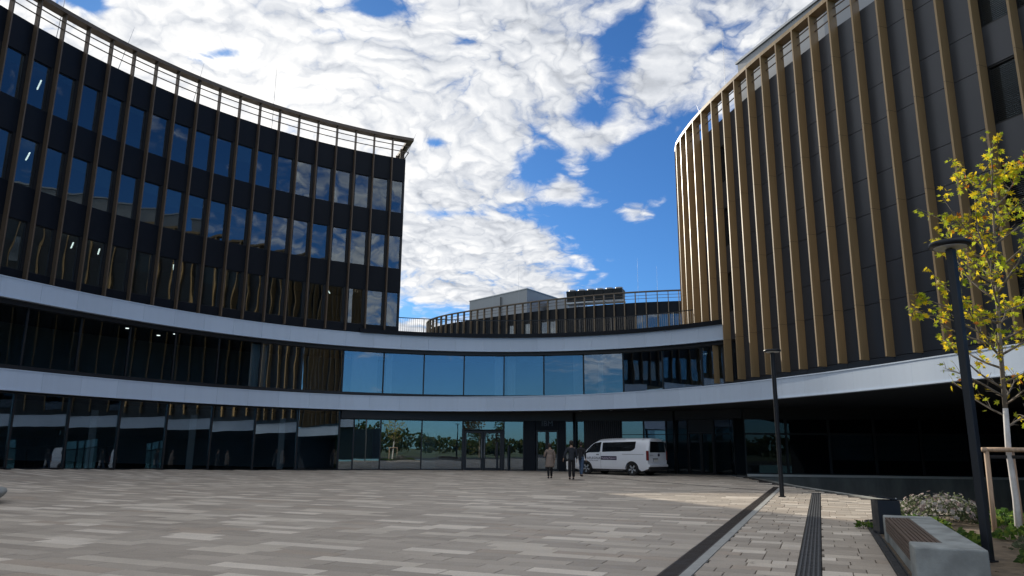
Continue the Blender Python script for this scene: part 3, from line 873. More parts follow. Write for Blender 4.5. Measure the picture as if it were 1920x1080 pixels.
# roof edge, rails
m = MB(); m.wall(arc(-0.12, a0=112.0), Z_RAIL - 0.2, Z_RAIL, 0.55); m.build('top_beam', 'rail_bronze', left)
for z in (Z_PAR + 0.45, Z_PAR + 0.85):
    m = MB(); m.wall(arc(0.08, a0=112.6), z, z + 0.045, 0.045); m.build('roof_rail', 'rail_bronze', left)
ea = 112.9
def radial(o0, o1, a=112.9): return [lpt(a, o0), lpt(a, o1)]
m = MB(); m.wall([lpt(112.0, 0.36), lpt(112.0, 4.2)], Z_RAIL - 0.195, Z_RAIL - 0.005, 0.40); m.build('top_beam', 'rail_bronze', left)
for z in (Z_PAR + 0.45, Z_PAR + 0.85):
    m = MB(); m.wall(radial(0.2, 4.0, 112.5), z, z + 0.045, 0.045); m.build('roof_rail', 'rail_bronze', left)
for o in (1.6, 2.9):
    p = lpt(112.75, o); m = MB(); m.box(-0.05, 0.05, -0.15, 0.15, Z_PAR, Z_RAIL - 0.2, frame_at(p[0], p[1], 0, radians(112.75))); m.build('rail_post', 'rail_bronze', left)
# body behind the facade: floors, inner wall, roof, end and rear walls
for z in (8.36, 12.05, 15.9, 20.1):
    m = MB(); m.prism(arc(WALL_OFF + 0.16) + arc(7.0)[::-1], z, z + 0.3); m.build('floor_slab', 'interior_floor', left)
m = MB(); m.wall(arc(6.9), 8.4, 20.1, 0.2); m.build('interior_wall', 'interior', left)
m = MB(); m.prism(arc(WALL_OFF + 0.16) + arc(14.0)[::-1], 20.25, 20.45); m.build('roof', 'dark_soffit', left)
m = MB(); m.wall(arc(14.0), 8.4, Z_PAR, 0.2); m.build('rear_wall', 'navy_panel', left)
m = MB(); m.wall([lpt(112.9, WALL_OFF + 0.15), lpt(112.9, 14.0)], 8.4, Z_PAR, 0.2); m.build('end_wall', 'navy_panel', left)
m = MB(); m.wall([lpt(aE, WALL_OFF + 0.15), lpt(aE, 14.0)], 8.4, Z_PAR, -0.2); m.build('end_wall', 'navy_panel', left)
for k, f_ in ((15, 2), (15, 1), (9, 0), (15, 0), (13, 0), (4, 0), (2, 0), (8, 1), (5, 1), (17, 0), (10, 0), (12, 0)):
    a = LA0 + LDA * (k + 0.5); p = Vector(lpt(a, 2.2)); zc = FL[f_][1] + 0.15
    q = Vector(lpt(a - 1.0, 3.3))
    m = MB(); m.tube([(p.x, p.y, zc), (q.x, q.y, zc)], 0.035, 6); m.build('ceiling_light', 'lamp_light', left)

def rod(x, y, z0, z1, dx, dy, label):
    m = MB(); m.tube([(x, y, z0), (x + dx * 0.5, y + dy * 0.5, (z0 + z1) / 2), (x + dx, y + dy, z1)], [0.02, 0.014, 0.006], 6)
    r = thing('lightning_rod', label, 'lightning rod', (x, y, z0), 0, 'lightning rods on the roofs')
    m.build('mast', 'steel', r); f = MB(); f.lathe([(0.16, 0), (0.16, 0.06), (0.05, 0.1)], 12, (x, y, z0)); f.build('foot', 'concrete', r)
for a, o, h, dx, dy, lb in ((131.2, 0.9, 4.9, 0, 0, 'tall thin lightning rod standing upright on the left tower roof'), (112.9, 1.2, 2.7, 0.9, 0.3, 'short slanting lightning rod at the right end of the left tower roof'),
                        (141.5, 0.8, 2.9, 0.35, 0.2, 'slanting lightning rod mid-way along the left tower roof'), (150.5, 0.8, 2.9, 0.6, 0.1, 'slanting lightning rod on the left tower nearer the picture edge'),
                        (157.2, 0.8, 4.2, 0.2, 0.1, 'tall lightning rod on the left tower nearest the picture corner')):
    p = lpt(a, o); rod(p[0], p[1], 20.45, 20.45 + h, dx, dy, lb)

# ------------------------------------------------------------------ right tower
FINS_R = [(11.44, 47.22), (11.47, 46.06), (11.55, 44.85), (11.68, 43.52), (11.87, 42.17), (12.12, 40.80), (12.40, 39.47), (12.69, 38.13), (12.99, 36.82), (13.33, 35.55), (13.69, 34.31), (14.06, 33.07), (14.42, 31.81), (14.77, 30.54)]
cxr, cyr, R_ = 93.58, 56.70, 83.0
a = atan2(FINS_R[-1][1] - cyr, FINS_R[-1][0] - cxr)
for k in range(1, 15):
    aa = a + k * 1.312 / R_
    FINS_R.append((cxr + R_ * cos(aa), cyr + R_ * sin(aa)))
pre = [(16.3, 51.9), (15.1, 51.75), (13.95, 51.2), (12.9, 50.4), (12.1, 49.45), (11.62, 48.4)]
FINS_R = pre + FINS_R
NPRE = len(pre)
right = thing('office_tower', 'dark curved office tower on the right with deep bronze fins over blank slate panels', 'building', (17, 31, Z_LT))
def rnorm(k):
    a = Vector(FINS_R[max(k - 1, 0)]); b = Vector(FINS_R[min(k + 1, len(FINS_R) - 1)]); d = (b - a).normalized()
    return Vector((-d.y, d.x)), d         # points away from the plaza (into the building), tangent
INW = 0.20
wall_r = [Vector(FINS_R[k]) + rnorm(k)[0] * INW for k in range(len(FINS_R))]
ZB_R = 5.08
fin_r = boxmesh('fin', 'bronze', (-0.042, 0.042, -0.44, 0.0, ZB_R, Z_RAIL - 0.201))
joint_me = [boxmesh('joint', 'black_frame', (-0.0435, 0.0435, -0.4415, 0.001, z, z + 0.012)) for z in (7.4, 11.27, 15.12, 18.97)]
FR = [(5.13, 7.40)] + FL
zs = [4.62, 5.13, 7.40, 9.0, 11.27, 12.86, 15.12, 16.72, 18.97, Z_PAR]
pan_me = [boxmesh('cladding_panel', 'slate_panel', (0.006, 0.994, 0, 0.06, a + 0.012, b - 0.012)) for a, b in zip(zs, zs[1:])]
rwin_me = []; rpane_me = []; rlouv_me = []
for z0, z1 in FR:
    m = MB(); f = 0.05
    m.box(0.0, f, 0.04, 0.2, z0, z1); m.box(1 - f, 1, 0.04, 0.2, z0, z1); m.box(f, 1 - f, 0.04, 0.2, z0, z0 + f); m.box(f, 1 - f, 0.04, 0.2, z1 - f, z1)
    rwin_me.append(m.mesh('window', 'black_frame')); rpane_me.append(boxmesh('pane', 'tower_glass', (f, 1 - f, 0.14, 0.152, z0 + f, z1 - f)))
    m = MB()
    for s in range(int((z1 - z0 - 0.15) / 0.075)): m.box(f + 0.01, 1 - f - 0.01, 0.06, 0.12, z0 + 0.07 + s * 0.075, z0 + 0.085 + s * 0.075)
    rlouv_me.append(m.mesh('louvre_blind', 'dark_grille'))
for k in range(len(FINS_R) - 1):
    p, q = wall_r[k], wall_r[k + 1]; d = q - p
    M2 = frame_at(p.x, p.y, 0, atan2(d.y, d.x), d.length)
    kk = k - NPRE
    haswin = kk in (1, 2, 5) or kk >= 18
    for j, me in enumerate(pan_me):
        wi = {1: 0, 3: 1, 5: 2, 7: 3}.get(j)
        if haswin and wi is not None:
            w = inst('window', rwin_me[wi], right, M2); local('pane', rpane_me[wi], w)
            if kk >= 18: local('louvre_blind', rlouv_me[wi], w)
        else:
            inst('cladding_panel', me, right, M2)
for k in range(len(FINS_R)):
    n, d = rnorm(k); p = wall_r[k]
    o = inst('fin', fin_r, right, frame_at(p.x - n.x * 0.002, p.y - n.y * 0.002, 0, atan2(d.y, d.x)))
    for me in joint_me: local('joint', me, o)
rin = lambda o: [tuple(Vector(FINS_R[k]) + rnorm(k)[0] * o) for k in range(len(FINS_R))]
back_r = [(36, 12), (40, 30), (34, 52), (24, 54)]
# backing behind the cladding, left open where the windows are
bk = MB()
for k in range(len(FINS_R) - 1):
    kk = k - NPRE
    a_, b_ = rin(INW + 0.065)[k], rin(INW + 0.065)[k + 1]
    segs = [(4.62, Z_PAR - 0.02)]
    if kk in (1, 2, 5) or kk >= 18: segs = [(4.62, 5.13), (7.4, 9.0), (11.27, 12.86), (15.12, 16.72), (18.97, Z_PAR - 0.02)]
    for z0, z1 in segs: bk.wall([a_, b_], z0, z1, 0.06)
bk.build('wall', 'black_frame', right)
body = rin(INW + 0.2)
m = MB(); m.prism(body + back_r, 20.2, 20.4); m.build('roof', 'dark_soffit', right)
m = MB(); m.prism(body + back_r, Z_LT + 0.02, Z_LT + 0.12); m.build('underside', 'dark_soffit', right)
m = MB(); m.wall(rin(4.0), Z_LT + 0.1, 20.2, 0.2); m.build('interior_wall', 'interior', right)
for z in (8.4, 12.2, 16.05):
    m = MB(); m.prism(rin(INW + 0.2) + rin(4.0)[::-1], z, z + 0.3); m.build('floor_slab', 'interior_floor', right)
m = MB(); m.wall([FINS_R[-1]] + back_r + [FINS_R[0]], Z_LT, Z_PAR, 0.2); m.build('rear_wall', 'navy_panel', right)
m = MB(); m.wall(rin(-0.24), Z_RAIL - 0.2, Z_RAIL, 0.55); m.build('top_beam', 'bronze', right)
for z in (Z_PAR + 0.45, Z_PAR + 0.88):
    m = MB(); m.wall(rin(0.02), z, z + 0.045, 0.045); m.build('roof_rail', 'rail_bronze', right)
# roof plant screen set back behind the rail
pl = [(13.4, 40.0), (14.15, 37.8), (14.9, 35.6), (15.7, 33.4), (16.9, 30.6)]
m = MB(); m.prism(pl + [(24, 31.5), (22, 41.5)], 20.41, 23.95); m.build('plant_screen', 'grey_cladding', right)
m = MB(); m.prism([(13.28, 40.1), (14.05, 37.8), (14.8, 35.6), (15.6, 33.4), (16.82, 30.5), (24.1, 31.4), (22, 41.6)], 23.96, 24.10); m.build('plant_screen_cap', 'zinc', right)
for x, y, h, dx, dy, lb in ((13.6, 43.2, 7.6, 0, 0, 'tall thin lightning rod standing upright on the right tower roof'), (13.0, 44.6, 3.2, -0.9, 0.1, 'short lightning rod leaning left on the far end of the right tower')):
    rod(x, y, 20.4, 20.4 + h, dx, dy, lb)

# ------------------------------------------------------------------ terrace guard on the podium roof
gr = thing('terrace_railing', 'thin black bar railing along the podium roof terrace between the towers', 'railing', (2, 50, Z_UT))
gp = [up(t, 2.6) for t in steps(112, 47, 60)]
m = MB(); m.wall(gp, 9.98, 10.03, 0.05); m.build('handrail', 'lamp_metal', gr)
m = MB(); m.wall(gp, 8.55, 8.58, 0.03); m.build('bottom_rail', 'lamp_metal', gr)
m = MB()
Lp = 0.0
for a_, b_ in zip(gp, gp[1:]):
    a_, b_ = Vector(a_), Vector(b_); n = max(1, round((b_ - a_).length / 0.13))
    for j in range(n):
        p = a_.lerp(b_, j / n); m.box(p.x - 0.008, p.x + 0.008, p.y - 0.008, p.y + 0.008, 8.58, 9.98)
o = m.build('baluster_bars', 'lamp_metal', gr); o['kind'] = 'stuff'
for k in range(0, 61, 5):
    p = gp[k]; m = MB(); m.box(p[0] - 0.025, p[0] + 0.025, p[1] + 0.03, p[1] + 0.08, Z_UT, 9.98); m.build('post', 'lamp_metal', gr)

# ------------------------------------------------------------------ rear tower
FB = [(-11.6, 131.5), (-13.2, 128.0), (-14.2, 124.3), (-14.1, 121.4), (-13.0, 118.4), (-11.4, 115.9), (-9.2, 113.4), (-5.0, 109.6), (0.0, 105.6), (4.0, 102.7), (8.0, 100.2), (12.5, 97.8), (17.0, 96.0), (22.5, 94.6), (30.0, 93.4), (40.0, 92.8)]
def resample(P, step):
    out = []; 
    dense = []
    for k in range(len(P) - 1):
        p0, p1, p2, p3 = (Vector(P[max(k - 1, 0)]), Vector(P[k]), Vector(P[k + 1]), Vector(P[min(k + 2, len(P) - 1)]))
        for j in range(40):
            u = j / 40
            dense.append(0.5 * ((2 * p1) + (p2 - p0) * u + (2 * p0 - 5 * p1 + 4 * p2 - p3) * u * u + (3 * p1 - p0 - 3 * p2 + p3) * u ** 3))
    acc = 0.0; out = [dense[0]]
    for a_, b_ in zip(dense, dense[1:]):
        acc += (b_ - a_).length
        if acc >= step: out.append(b_); acc = 0.0
    return out
FBK = resample(FB, 1.36)
rear = thing('office_tower', 'smaller dark rounded office tower behind the podium with bronze fins and roof rail', 'building', (10, 110, 0))
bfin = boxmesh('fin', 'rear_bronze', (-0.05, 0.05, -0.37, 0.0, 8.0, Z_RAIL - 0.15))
def bn(k):
    a = FBK[max(k - 1, 0)]; b = FBK[min(k + 1, len(FBK) - 1)]; d = (b - a).normalized(); return Vector((-d.y, d.x)), d
brin = lambda o: [tuple(FBK[k] + bn(k)[0] * o) for k in range(len(FBK))]
bw = brin(0.2)
bsp = [boxmesh('cladding_panel', 'navy_panel', (0.004, 0.996, 0, 0.1, a, b)) for a, b in ((8.0, 16.72), (18.97, Z_PAR), (16.73, 18.96))]
bwin = boxmesh('window', 'black_frame', (0, 0.08, 0.02, 0.12, 16.73, 18.96), (0.92, 1, 0.02, 0.12, 16.73, 18.96), (0.08, 0.92, 0.02, 0.12, 16.73, 16.8), (0.08, 0.92, 0.02, 0.12, 18.89, 18.96))
bpane = boxmesh('pane', 'tower_glass', (0.08, 0.92, 0.06, 0.075, 16.8, 18.89))
bblind = boxmesh('blind', 'curtain', (0.1, 0.9, 0.2, 0.22, 16.8, 18.89))
nb = len(FBK)
for k in range(nb - 1):
    p, q = Vector(bw[k]), Vector(bw[k + 1]); d = q - p; M2 = frame_at(p.x, p.y, 0, atan2(d.y, d.x), d.length)
    inst('cladding_panel', bsp[0], rear, M2); inst('cladding_panel', bsp[1], rear, M2)
    ratio = (p.x + q.x) / (p.y + q.y)                       # where along the facade
    if ratio > 0.165 or (0.02 < ratio < 0.062 and k % 3 != 1) or (-0.01 < ratio < 0.0):
        w = inst('window', bwin, rear, M2); local('pane', bpane, w)
        if k % 2 == 0: local('blind', bblind, w)
    else: inst('cladding_panel', bsp[2], rear, M2)
for k in range(nb):
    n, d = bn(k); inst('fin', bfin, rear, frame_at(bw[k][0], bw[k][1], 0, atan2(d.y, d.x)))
m = MB(); m.wall(brin(-0.2), Z_RAIL - 0.15, Z_RAIL, 0.4); m.build('top_beam', 'rail_bronze', rear)
for z in (Z_PAR + 0.45, Z_PAR + 0.88):
    m = MB(); m.wall(brin(0.02), z, z + 0.05, 0.05); m.build('roof_rail', 'rail_bronze', rear)
m = MB(); m.prism(brin(0.32) + [(42, 130), (0, 140)], 20.0, 20.2); m.build('roof', 'dark_soffit', rear)
m = MB(); m.wall(brin(4.0), 8.0, 20.0, 0.2); m.build('interior_wall', 'interior', rear)
m = MB(); m.wall([tuple(FBK[-1]), (42, 130), (0, 140), tuple(FBK[0])], 0, Z_PAR, 0.2); m.build('rear_wall', 'navy_panel', rear)
m = MB(); m.wall(brin(0.33), 0, 8.0, 0.1); m.build('lower_wall', 'navy_panel', rear)
# plant room and dry cooler on its roof
pr = thing('plant_room', 'plain grey metal-clad plant room on the rear tower roof', 'plant room', (2.3, 115, 20.2))
m = MB(); A_, B_, C_ = (2.35, 112.0), (-7.2, 122.5), (7.6, 119.5); D_ = (C_[0] + B_[0] - A_[0], C_[1] + B_[1] - A_[1])
m.prism([A_, C_, D_, B_], 20.2, 25.75); m.build('wall', 'grey_cladding', pr)
m = MB(); m.prism([(A_[0], A_[1] - 0.12), (C_[0] + 0.12, C_[1]), (D_[0], D_[1] + 0.12), (B_[0] - 0.12, B_[1])], 25.76, 25.9); m.build('roof_edge', 'zinc', pr)
m = MB(); m.tube([(-1.8, 116.3, 21.5), (-1.8, 116.3, 25.3)], 0.09, 8); m.build('downpipe', 'dark_grille', pr)
m = MB(); m.prism([(5.6, 114.5), (10.5, 113.0), (12.0, 118), (7, 119.5)], 20.2, 24.6)
o = m.build('plant_screen_wall', 'grey_cladding'); tag(o, 'low grey plant screen between the plant room and the dry cooler', 'screen')
dcr = thing('dry_cooler', 'long dark dry cooler with a row of round fans on the rear tower roof', 'cooling unit', (12, 107, 20.2))
a_, b_ = Vector((8.2, 109.0)), Vector((16.3, 106.0)); d = (b_ - a_).normalized(); n = Vector((-d.y, d.x)); L = (b_ - a_).length
Md = frame_at(a_.x, a_.y, 0, atan2(d.y, d.x))
for k in range(6):
    x = L * k / 6
    m = MB(); b0 = [(x + 0.04, 0.5, 23.1), (x + L / 6 - 0.04, 0.5, 23.1), (x + L / 6 - 0.04, 1.9, 23.1), (x + 0.04, 1.9, 23.1)]
    t0 = [(x + 0.04, 0.0, 24.75), (x + L / 6 - 0.04, 0.0, 24.75), (x + L / 6 - 0.04, 2.4, 24.75), (x + 0.04, 2.4, 24.75)]
    m.hexa([tuple(Md @ Vector(p)) for p in b0], [tuple(Md @ Vector(p)) for p in t0]); m.build('coil', 'dark_grille', dcr)
    c = Md @ Vector((x + L / 12, 1.2, 24.76)); m = MB(); m.lathe([(0.62, 0), (0.55, 0.18), (0.56, 0.34), (0.50, 0.34), (0.48, 0.1)], 20, c); m.build('fan', 'grey_cladding', dcr, smooth=True)
    c2 = Md @ Vector((x + 0.1, 0.9, 0)); m = MB(); m.box(c2.x - 0.06, c2.x + 0.06, c2.y - 0.06, c2.y + 0.06, 20.2, 23.1); m.build('leg', 'zinc', dcr)
m = MB(); m.box(-0.1, L + 0.1, 0.3, 2.1, 22.85, 23.09, Md); m.build('frame', 'zinc', dcr)
for x, y, h, lb in ((-3.0, 113, 6.5, 'thin lightning rod by the left end of the rear tower roof'), (1.0, 108.5, 9.0, 'tall thin lightning rod in front of the plant room'), (17.6, 100, 7.5, 'thin lightning rod right of the dry cooler'), (20.5, 101, 6.6, 'thin lightning rod nearest the right tower on the rear roof')):
    rod(x, y, 20.2, 20.2 + h, 0, 0, lb)
#@@PART2
# ------------------------------------------------------------------ planting bed
bed_edge = [uv(U_BED + 0.06, v) for v in steps(2.0, V_BED_END, 20)]
far_edge = [(9.0, 16.3), (10.75, 16.6)]
bed_poly = bed_edge + far_edge + [(11.0, 15.6), (11.4, 13.6), (12.3, 10.0), (13.4, 6.0), (13.0, 0.0)]
nz = random.Random(3)
bm = bmesh.new()
x0, x1, y0, y1 = 0.8, 13.6, 0.0, 17.2
def in_poly(x, y, poly):
    c = False; j = len(poly) - 1
    for i in range(len(poly)):
        if (poly[i][1] > y) != (poly[j][1] > y) and x < (poly[j][0] - poly[i][0]) * (y - poly[i][1]) / (poly[j][1] - poly[i][1]) + poly[i][0]: c = not c
        j = i
    return c
m = MB(); m.sheet(bed_poly, 0.010)
bed = m.build('planting_bed', 'soil'); bed['kind'] = 'structure'
m = MB()
for i in range(420):
    x, y = nz.uniform(3, 12), nz.uniform(5, 16.5)
    if not in_poly(x, y, bed_poly): continue
    r = nz.uniform(0.015, 0.06); m.lathe([(r, -0.02), (r * 0.9, r * 0.25), (r * 0.45, r * 0.5)], 6, (x, y, 0.01))
o = m.build('soil_clods', 'soil', bed); o['kind'] = 'stuff'
kerb = thing('bed_edging', 'dark slotted metal edging along the planting bed beside the bench', 'edging', (*uv(0.7, 9), 0))
vs = steps(2.0, V_BED_END, 15)
for a_, b_ in zip(vs, vs[1:]):
    m = MB(); m.box(U_BED - 0.005, U_BED + 0.012, a_, b_ - 0.004, -0.03, 0.035, Mx); m.box(U_BED + 0.085, U_BED + 0.10, a_, b_ - 0.004, -0.03, 0.04, Mx); m.box(U_BED + 0.012, U_BED + 0.085, a_, b_ - 0.01, -0.03, 0.015, Mx)
    m.build('edging_strip', 'tactile_black', kerb)
m = MB(); m.wall([bed_edge[-1]] + far_edge, -0.03, 0.04, 0.05); m.build('edging_strip', 'tactile_black', kerb)

# ------------------------------------------------------------------ bench
bz = 0.385; BU0, BU1, BV0, BV1 = 0.83, 1.50, 9.05, 13.3
bench = thing('bench', 'long concrete block bench with a dark timber slat seat beside the planting bed', 'bench', (*uv(1.1, 11), 0))
def bbox(name, u0, u1, v0, v1, z0, z1, mat, bev=0.008):
    m = MB(); m.box(u0, u1, v0, v1, z0, z1, Mx); return m.build(name, mat, bench, bevel=bev)
SU = BU0 + 0.33; SV0, SV1 = BV0 + 0.52, BV1 - 0.42
bbox('end_block', BU0, BU1, BV0, SV0 - 0.003, 0.0, bz, 'concrete', 0.018)
bbox('end_block', BU0, BU1, SV1 + 0.003, BV1, 0.0, bz, 'concrete', 0.018)
vm = (SV0 + SV1) / 2
bbox('back_block', SU + 0.004, BU1, SV0, vm - 0.004, 0.0, bz - 0.004, 'concrete', 0.012)
bbox('back_block', SU + 0.004, BU1, vm + 0.004, SV1, 0.0, bz - 0.004, 'concrete', 0.012)
bbox('plinth', BU0 + 0.03, SU, SV0, SV1, 0.0, 0.17, 'concrete', 0.01)
n = 7; w = (SU - BU0) / n
for k in range(n): bbox('seat_slat', BU0 + k * w + 0.006, BU0 + (k + 1) * w - 0.006, SV0 + 0.004, SV1 - 0.004, bz - 0.035, bz - 0.002, 'bench_wood', 0.004)
for k in range(4): bbox('side_slat', BU0 + 0.0, BU0 + 0.028, SV0 + 0.004, SV1 - 0.004, 0.175 + k * 0.043, 0.175 + k * 0.043 + 0.034, 'bench_wood', 0.004)

# ------------------------------------------------------------------ litter bin
bx, by = 6.30, 12.80
bn_ = thing('litter_bin', 'square black litter bin with a tilted lid behind the far end of the bench', 'bin', (bx, by, 0), A_U + 0.25)
def lp(name, mb, mat, parent, smooth=False, bevel=0.0):
    o = local(name, mb.mesh(name, mat, smooth), parent)
    if bevel:
        b = o.modifiers.new('bevel', 'BEVEL'); b.width = bevel; b.segments = 2; b.limit_method = 'ANGLE'
    return o
m = MB(); w = 0.175
for x0_, x1_, y0_, y1_ in ((-w, w, -w, -w + 0.012), (-w, w, w - 0.012, w), (-w, -w + 0.012, -w + 0.012, w - 0.012), (w - 0.012, w, -w + 0.012, w - 0.012)): m.box(x0_, x1_, y0_, y1_, 0.03, 0.56)
m.box(-w + 0.01, w - 0.01, -w + 0.01, w - 0.01, 0.02, 0.05); lp('body', m, 'bin_metal', bn_, bevel=0.004)
m = MB(); m.hexa([(-w - 0.005, -w - 0.005, 0.60), (w + 0.005, -w - 0.005, 0.565), (w + 0.005, w, 0.565), (-w - 0.005, w, 0.60)], [(-w - 0.03, -w - 0.005, 0.63), (w + 0.005, -w - 0.005, 0.577), (w + 0.005, w, 0.577), (-w - 0.03, w, 0.63)])
lp('lid', m, 'bin_metal', bn_)
m = MB(); m.lathe([(0.014, 0), (0.014, 0.02), (0.006, 0.026)], 10, (w - 0.05, -w + 0.02, 0.577)); lp('lock', m, 'steel', bn_)
for sx in (-1, 1):
    m = MB(); m.box(sx * 0.13 - 0.015, sx * 0.13 + 0.015, -0.13, 0.13, 0.0, 0.03); lp('foot', m, 'bin_metal', bn_)

# ------------------------------------------------------------------ lamp posts
def lamp(x, y, h, lean, label):
    t = thing('lamp_post', label, 'lamp post', (x, y, 0), 0.5, 'flat-headed lamp posts by the paving')
    m = MB(); m.box(-0.05, 0.05, -0.05, 0.05, 0.0, h - 0.06); lp('pole', m, 'lamp_metal', t, bevel=0.012)
    m = MB(); m.box(-0.075, 0.075, -0.075, 0.075, -0.02, 0.03); lp('base_plate', m, 'lamp_metal', t)
    m = MB(); m.lathe([(0.20, 0.0), (0.255, 0.012), (0.262, 0.04), (0.25, 0.07), (0.16, 0.082)], 40, (0, 0, h - 0.04)); hd = lp('lamp_head', m, 'lamp_metal', t, True)
    m = MB(); m.lathe([(0.20, -0.006), (0.205, 0.0)], 32, (0, 0, h - 0.041)); local('lens', m.mesh('lens', 'lamp_lens'), hd)
lamp(8.14, 22.77, 4.40, 0, 'slim dark lamp post with a flat round head standing on the paving')
lamp(6.02, 9.72, 4.14, 0, 'tall dark lamp post with a flat round head rising from the planting bed')

# ------------------------------------------------------------------ round concrete seat at the left edge
rsx, rsy = -13.35, 17.3
o_ = MB(); o_.lathe([(1.35, 0), (1.42, 0.05), (1.55, 0.16), (1.6, 0.24), (1.58, 0.31), (1.5, 0.34), (0.9, 0.345)], 48, (rsx, rsy, 0.02))
o = o_.build('round_seat', 'concrete', None, smooth=True); tag(o, 'rounded pale concrete seat cut off by the left picture edge', 'seat')

# ------------------------------------------------------------------ plants
rp = random.Random(5)
def leafquad(mb, p, d, size, col, rnd, fold=0.25):
    d = d.normalized(); a = d.cross(Vector((rnd.uniform(-1, 1), rnd.uniform(-1, 1), rnd.uniform(-0.3, 1)))); 
    if a.length < 1e-3: a = d.orthogonal()
    a.normalize(); n = a.cross(d)
    L, w = size, size * 0.42
    mb.poly([p, p + d * L * 0.45 + a * w + n * fold * w, p + d * L, p + d * L * 0.45 - a * w + n * fold * w], col)
STAR = []
for k in range(5):
    an = radians(-100 + 50 * k); r = (0.62, 0.88, 1.0, 0.88, 0.62)[k]
    STAR.append((an - radians(16), r * 0.52)); STAR.append((an, r)); STAR.append((an + radians(16), r * 0.52))
    if k < 4: STAR.append((an + radians(25), 0.38))
def starleaf(mb, p, d, n, size, col):
    d = d.normalized(); a = d.cross(n).normalized(); n = a.cross(d).normalized()
    c = p + d * size * 0.3
    pts = [p] + [c + (d * cos(t) + a * sin(t)) * size * 0.62 * r + n * size * 0.10 * (r - 0.5) * (1 if i % 2 else -1) for i, (t, r) in enumerate(STAR)]
    i0 = len(mb.v); mb.v += [tuple(c)] + [tuple(q) for q in pts]
    k = len(pts)
    for j in range(k):
        mb.f.append((i0, i0 + 1 + j, i0 + 1 + (j + 1) % k)); mb.c.append(col)
def leafcol(rnd, kind):
    if kind == 'autumn':
        u = rnd.random()
        if u < 0.44: c = (0.46, 0.52, 0.035)
        elif u < 0.62: c = (0.75, 0.60, 0.03)
        elif u < 0.84: c = (0.85, 0.64, 0.03)
        elif u < 0.96: c = (0.34, 0.44, 0.035)
        else: c = (0.55, 0.20, 0.03)
    elif kind == 'green': c = rnd.choice([(0.09, 0.17, 0.035), (0.13, 0.22, 0.04), (0.06, 0.12, 0.03), (0.20, 0.26, 0.05)])
    elif kind == 'sage': c = rnd.choice([(0.12, 0.15, 0.09), (0.17, 0.19, 0.12), (0.09, 0.12, 0.06)])
    elif kind == 'wood': c = rnd.choice([(0.05, 0.085, 0.025), (0.065, 0.10, 0.03), (0.04, 0.07, 0.02), (0.10, 0.10, 0.03)])
    elif kind == 'brown': c = rnd.choice([(0.20, 0.12, 0.04), (0.26, 0.16, 0.05), (0.14, 0.12, 0.04)])
    j = rnd.uniform(0.75, 1.2)
    return tuple(q * j for q in c)

def low_plant(x, y, r, h, n, size, kind, label, name='ground_cover_plant', group='low plants in the bed'):
    t = thing(name, label, 'plant', (x, y, 0), 0, group)
    m = MB(); st = MB()
    for i in range(n):
        a = rp.uniform(0, 2 * pi); rr = r * sqrt(rp.random()); z = h * (1 - (rr / r) ** 2 * 0.75) * rp.uniform(0.35, 1.0)
        p = Vector((x + rr * cos(a), y + rr * sin(a), 0.01 + z))
        leafquad(m, p, Vector((cos(a) * 0.7 + rp.uniform(-.5, .5), sin(a) * 0.7 + rp.uniform(-.5, .5), rp.uniform(-0.2, 0.9))), size * rp.uniform(0.7, 1.3), leafcol(rp, kind), rp)
        if i % 9 == 0: st.tube([(x + rr * 0.4 * cos(a), y + rr * 0.4 * sin(a), 0.0), tuple(p)], 0.004, 4, False)
    o = m.build('foliage', 'leaf', t); o['kind'] = 'stuff'
    o = st.build('stems', 'bark', t); o['kind'] = 'stuff'
    return t
low_plant(7.55, 14.2, 0.5, 0.16, 260, 0.10, 'green', 'bright green leafy clump just behind the bench', group=None)
low_plant(6.95, 13.3, 0.42, 0.18, 240, 0.09, 'green', 'yellowish green leafy clump at the far right corner of the bench', group=None)
low_plant(9.55, 15.2, 0.55, 0.22, 300, 0.12, 'green', 'broad green leafy clump between the stake and the white trunk', group=None)
low_plant(8.15, 12.0, 0.5, 0.22, 260, 0.09, 'green', 'loose green plant on bare soil right of the big lamp post', group=None)
low_plant(7.5, 10.6, 0.5, 0.22, 240, 0.08, 'sage', 'grey green bushy plant low at the right picture edge', group=None)
low_plant(6.75, 9.45, 0.42, 0.18, 220, 0.09, 'green', 'dark green grassy clump in the lower right corner', group=None)
low_plant(6.35, 13.75, 0.14, 0.12, 50, 0.08, 'green', 'small green sprig between the edging and the far bench end', group=None)
low_plant(6.35, 11.0, 0.38, 0.20, 200, 0.08, 'green', 'green clump between the bench back and the lamp post', group=None)
low_plant(9.2, 13.9, 0.55, 0.24, 300, 0.10, 'green', 'green and russet leaves around the foot of the white trunk', group=None)
def grass_tuft(x, y, r, h, n, label):
    t = thing('grass_tuft', label, 'plant', (x, y, 0)); m = MB()
    for i in range(n):
        a = rp.uniform(0, 2 * pi); rr = r * 0.35 * sqrt(rp.random()); b = Vector((x + rr * cos(a), y + rr * sin(a), 0.0))
        le = h * rp.uniform(0.6, 1.15); out_ = Vector((cos(a), sin(a), 0)) * r * rp.uniform(0.3, 1.0); sd_ = Vector((-sin(a), cos(a), 0)) * 0.006
        p1, p2 = b + out_ * 0.4 + Vector((0, 0, le * 0.75)), b + out_ + Vector((0, 0, le * rp.uniform(0.6, 1.0)))
        col = leafcol(rp, 'green'); m.poly([b - sd_, b + sd_, p1 + sd_ * 0.8, p1 - sd_ * 0.8], col); m.poly([p1 - sd_ * 0.8, p1 + sd_ * 0.8, p2], col)
    o = m.build('blades', 'leaf', t); o['kind'] = 'stuff'
grass_tuft(6.45, 9.1, 0.42, 0.34, 260, 'fine green grass tuft at the bottom right picture corner')
grass_tuft(7.15, 10.15, 0.34, 0.26, 200, 'fine green grass tuft right of the big lamp post base')
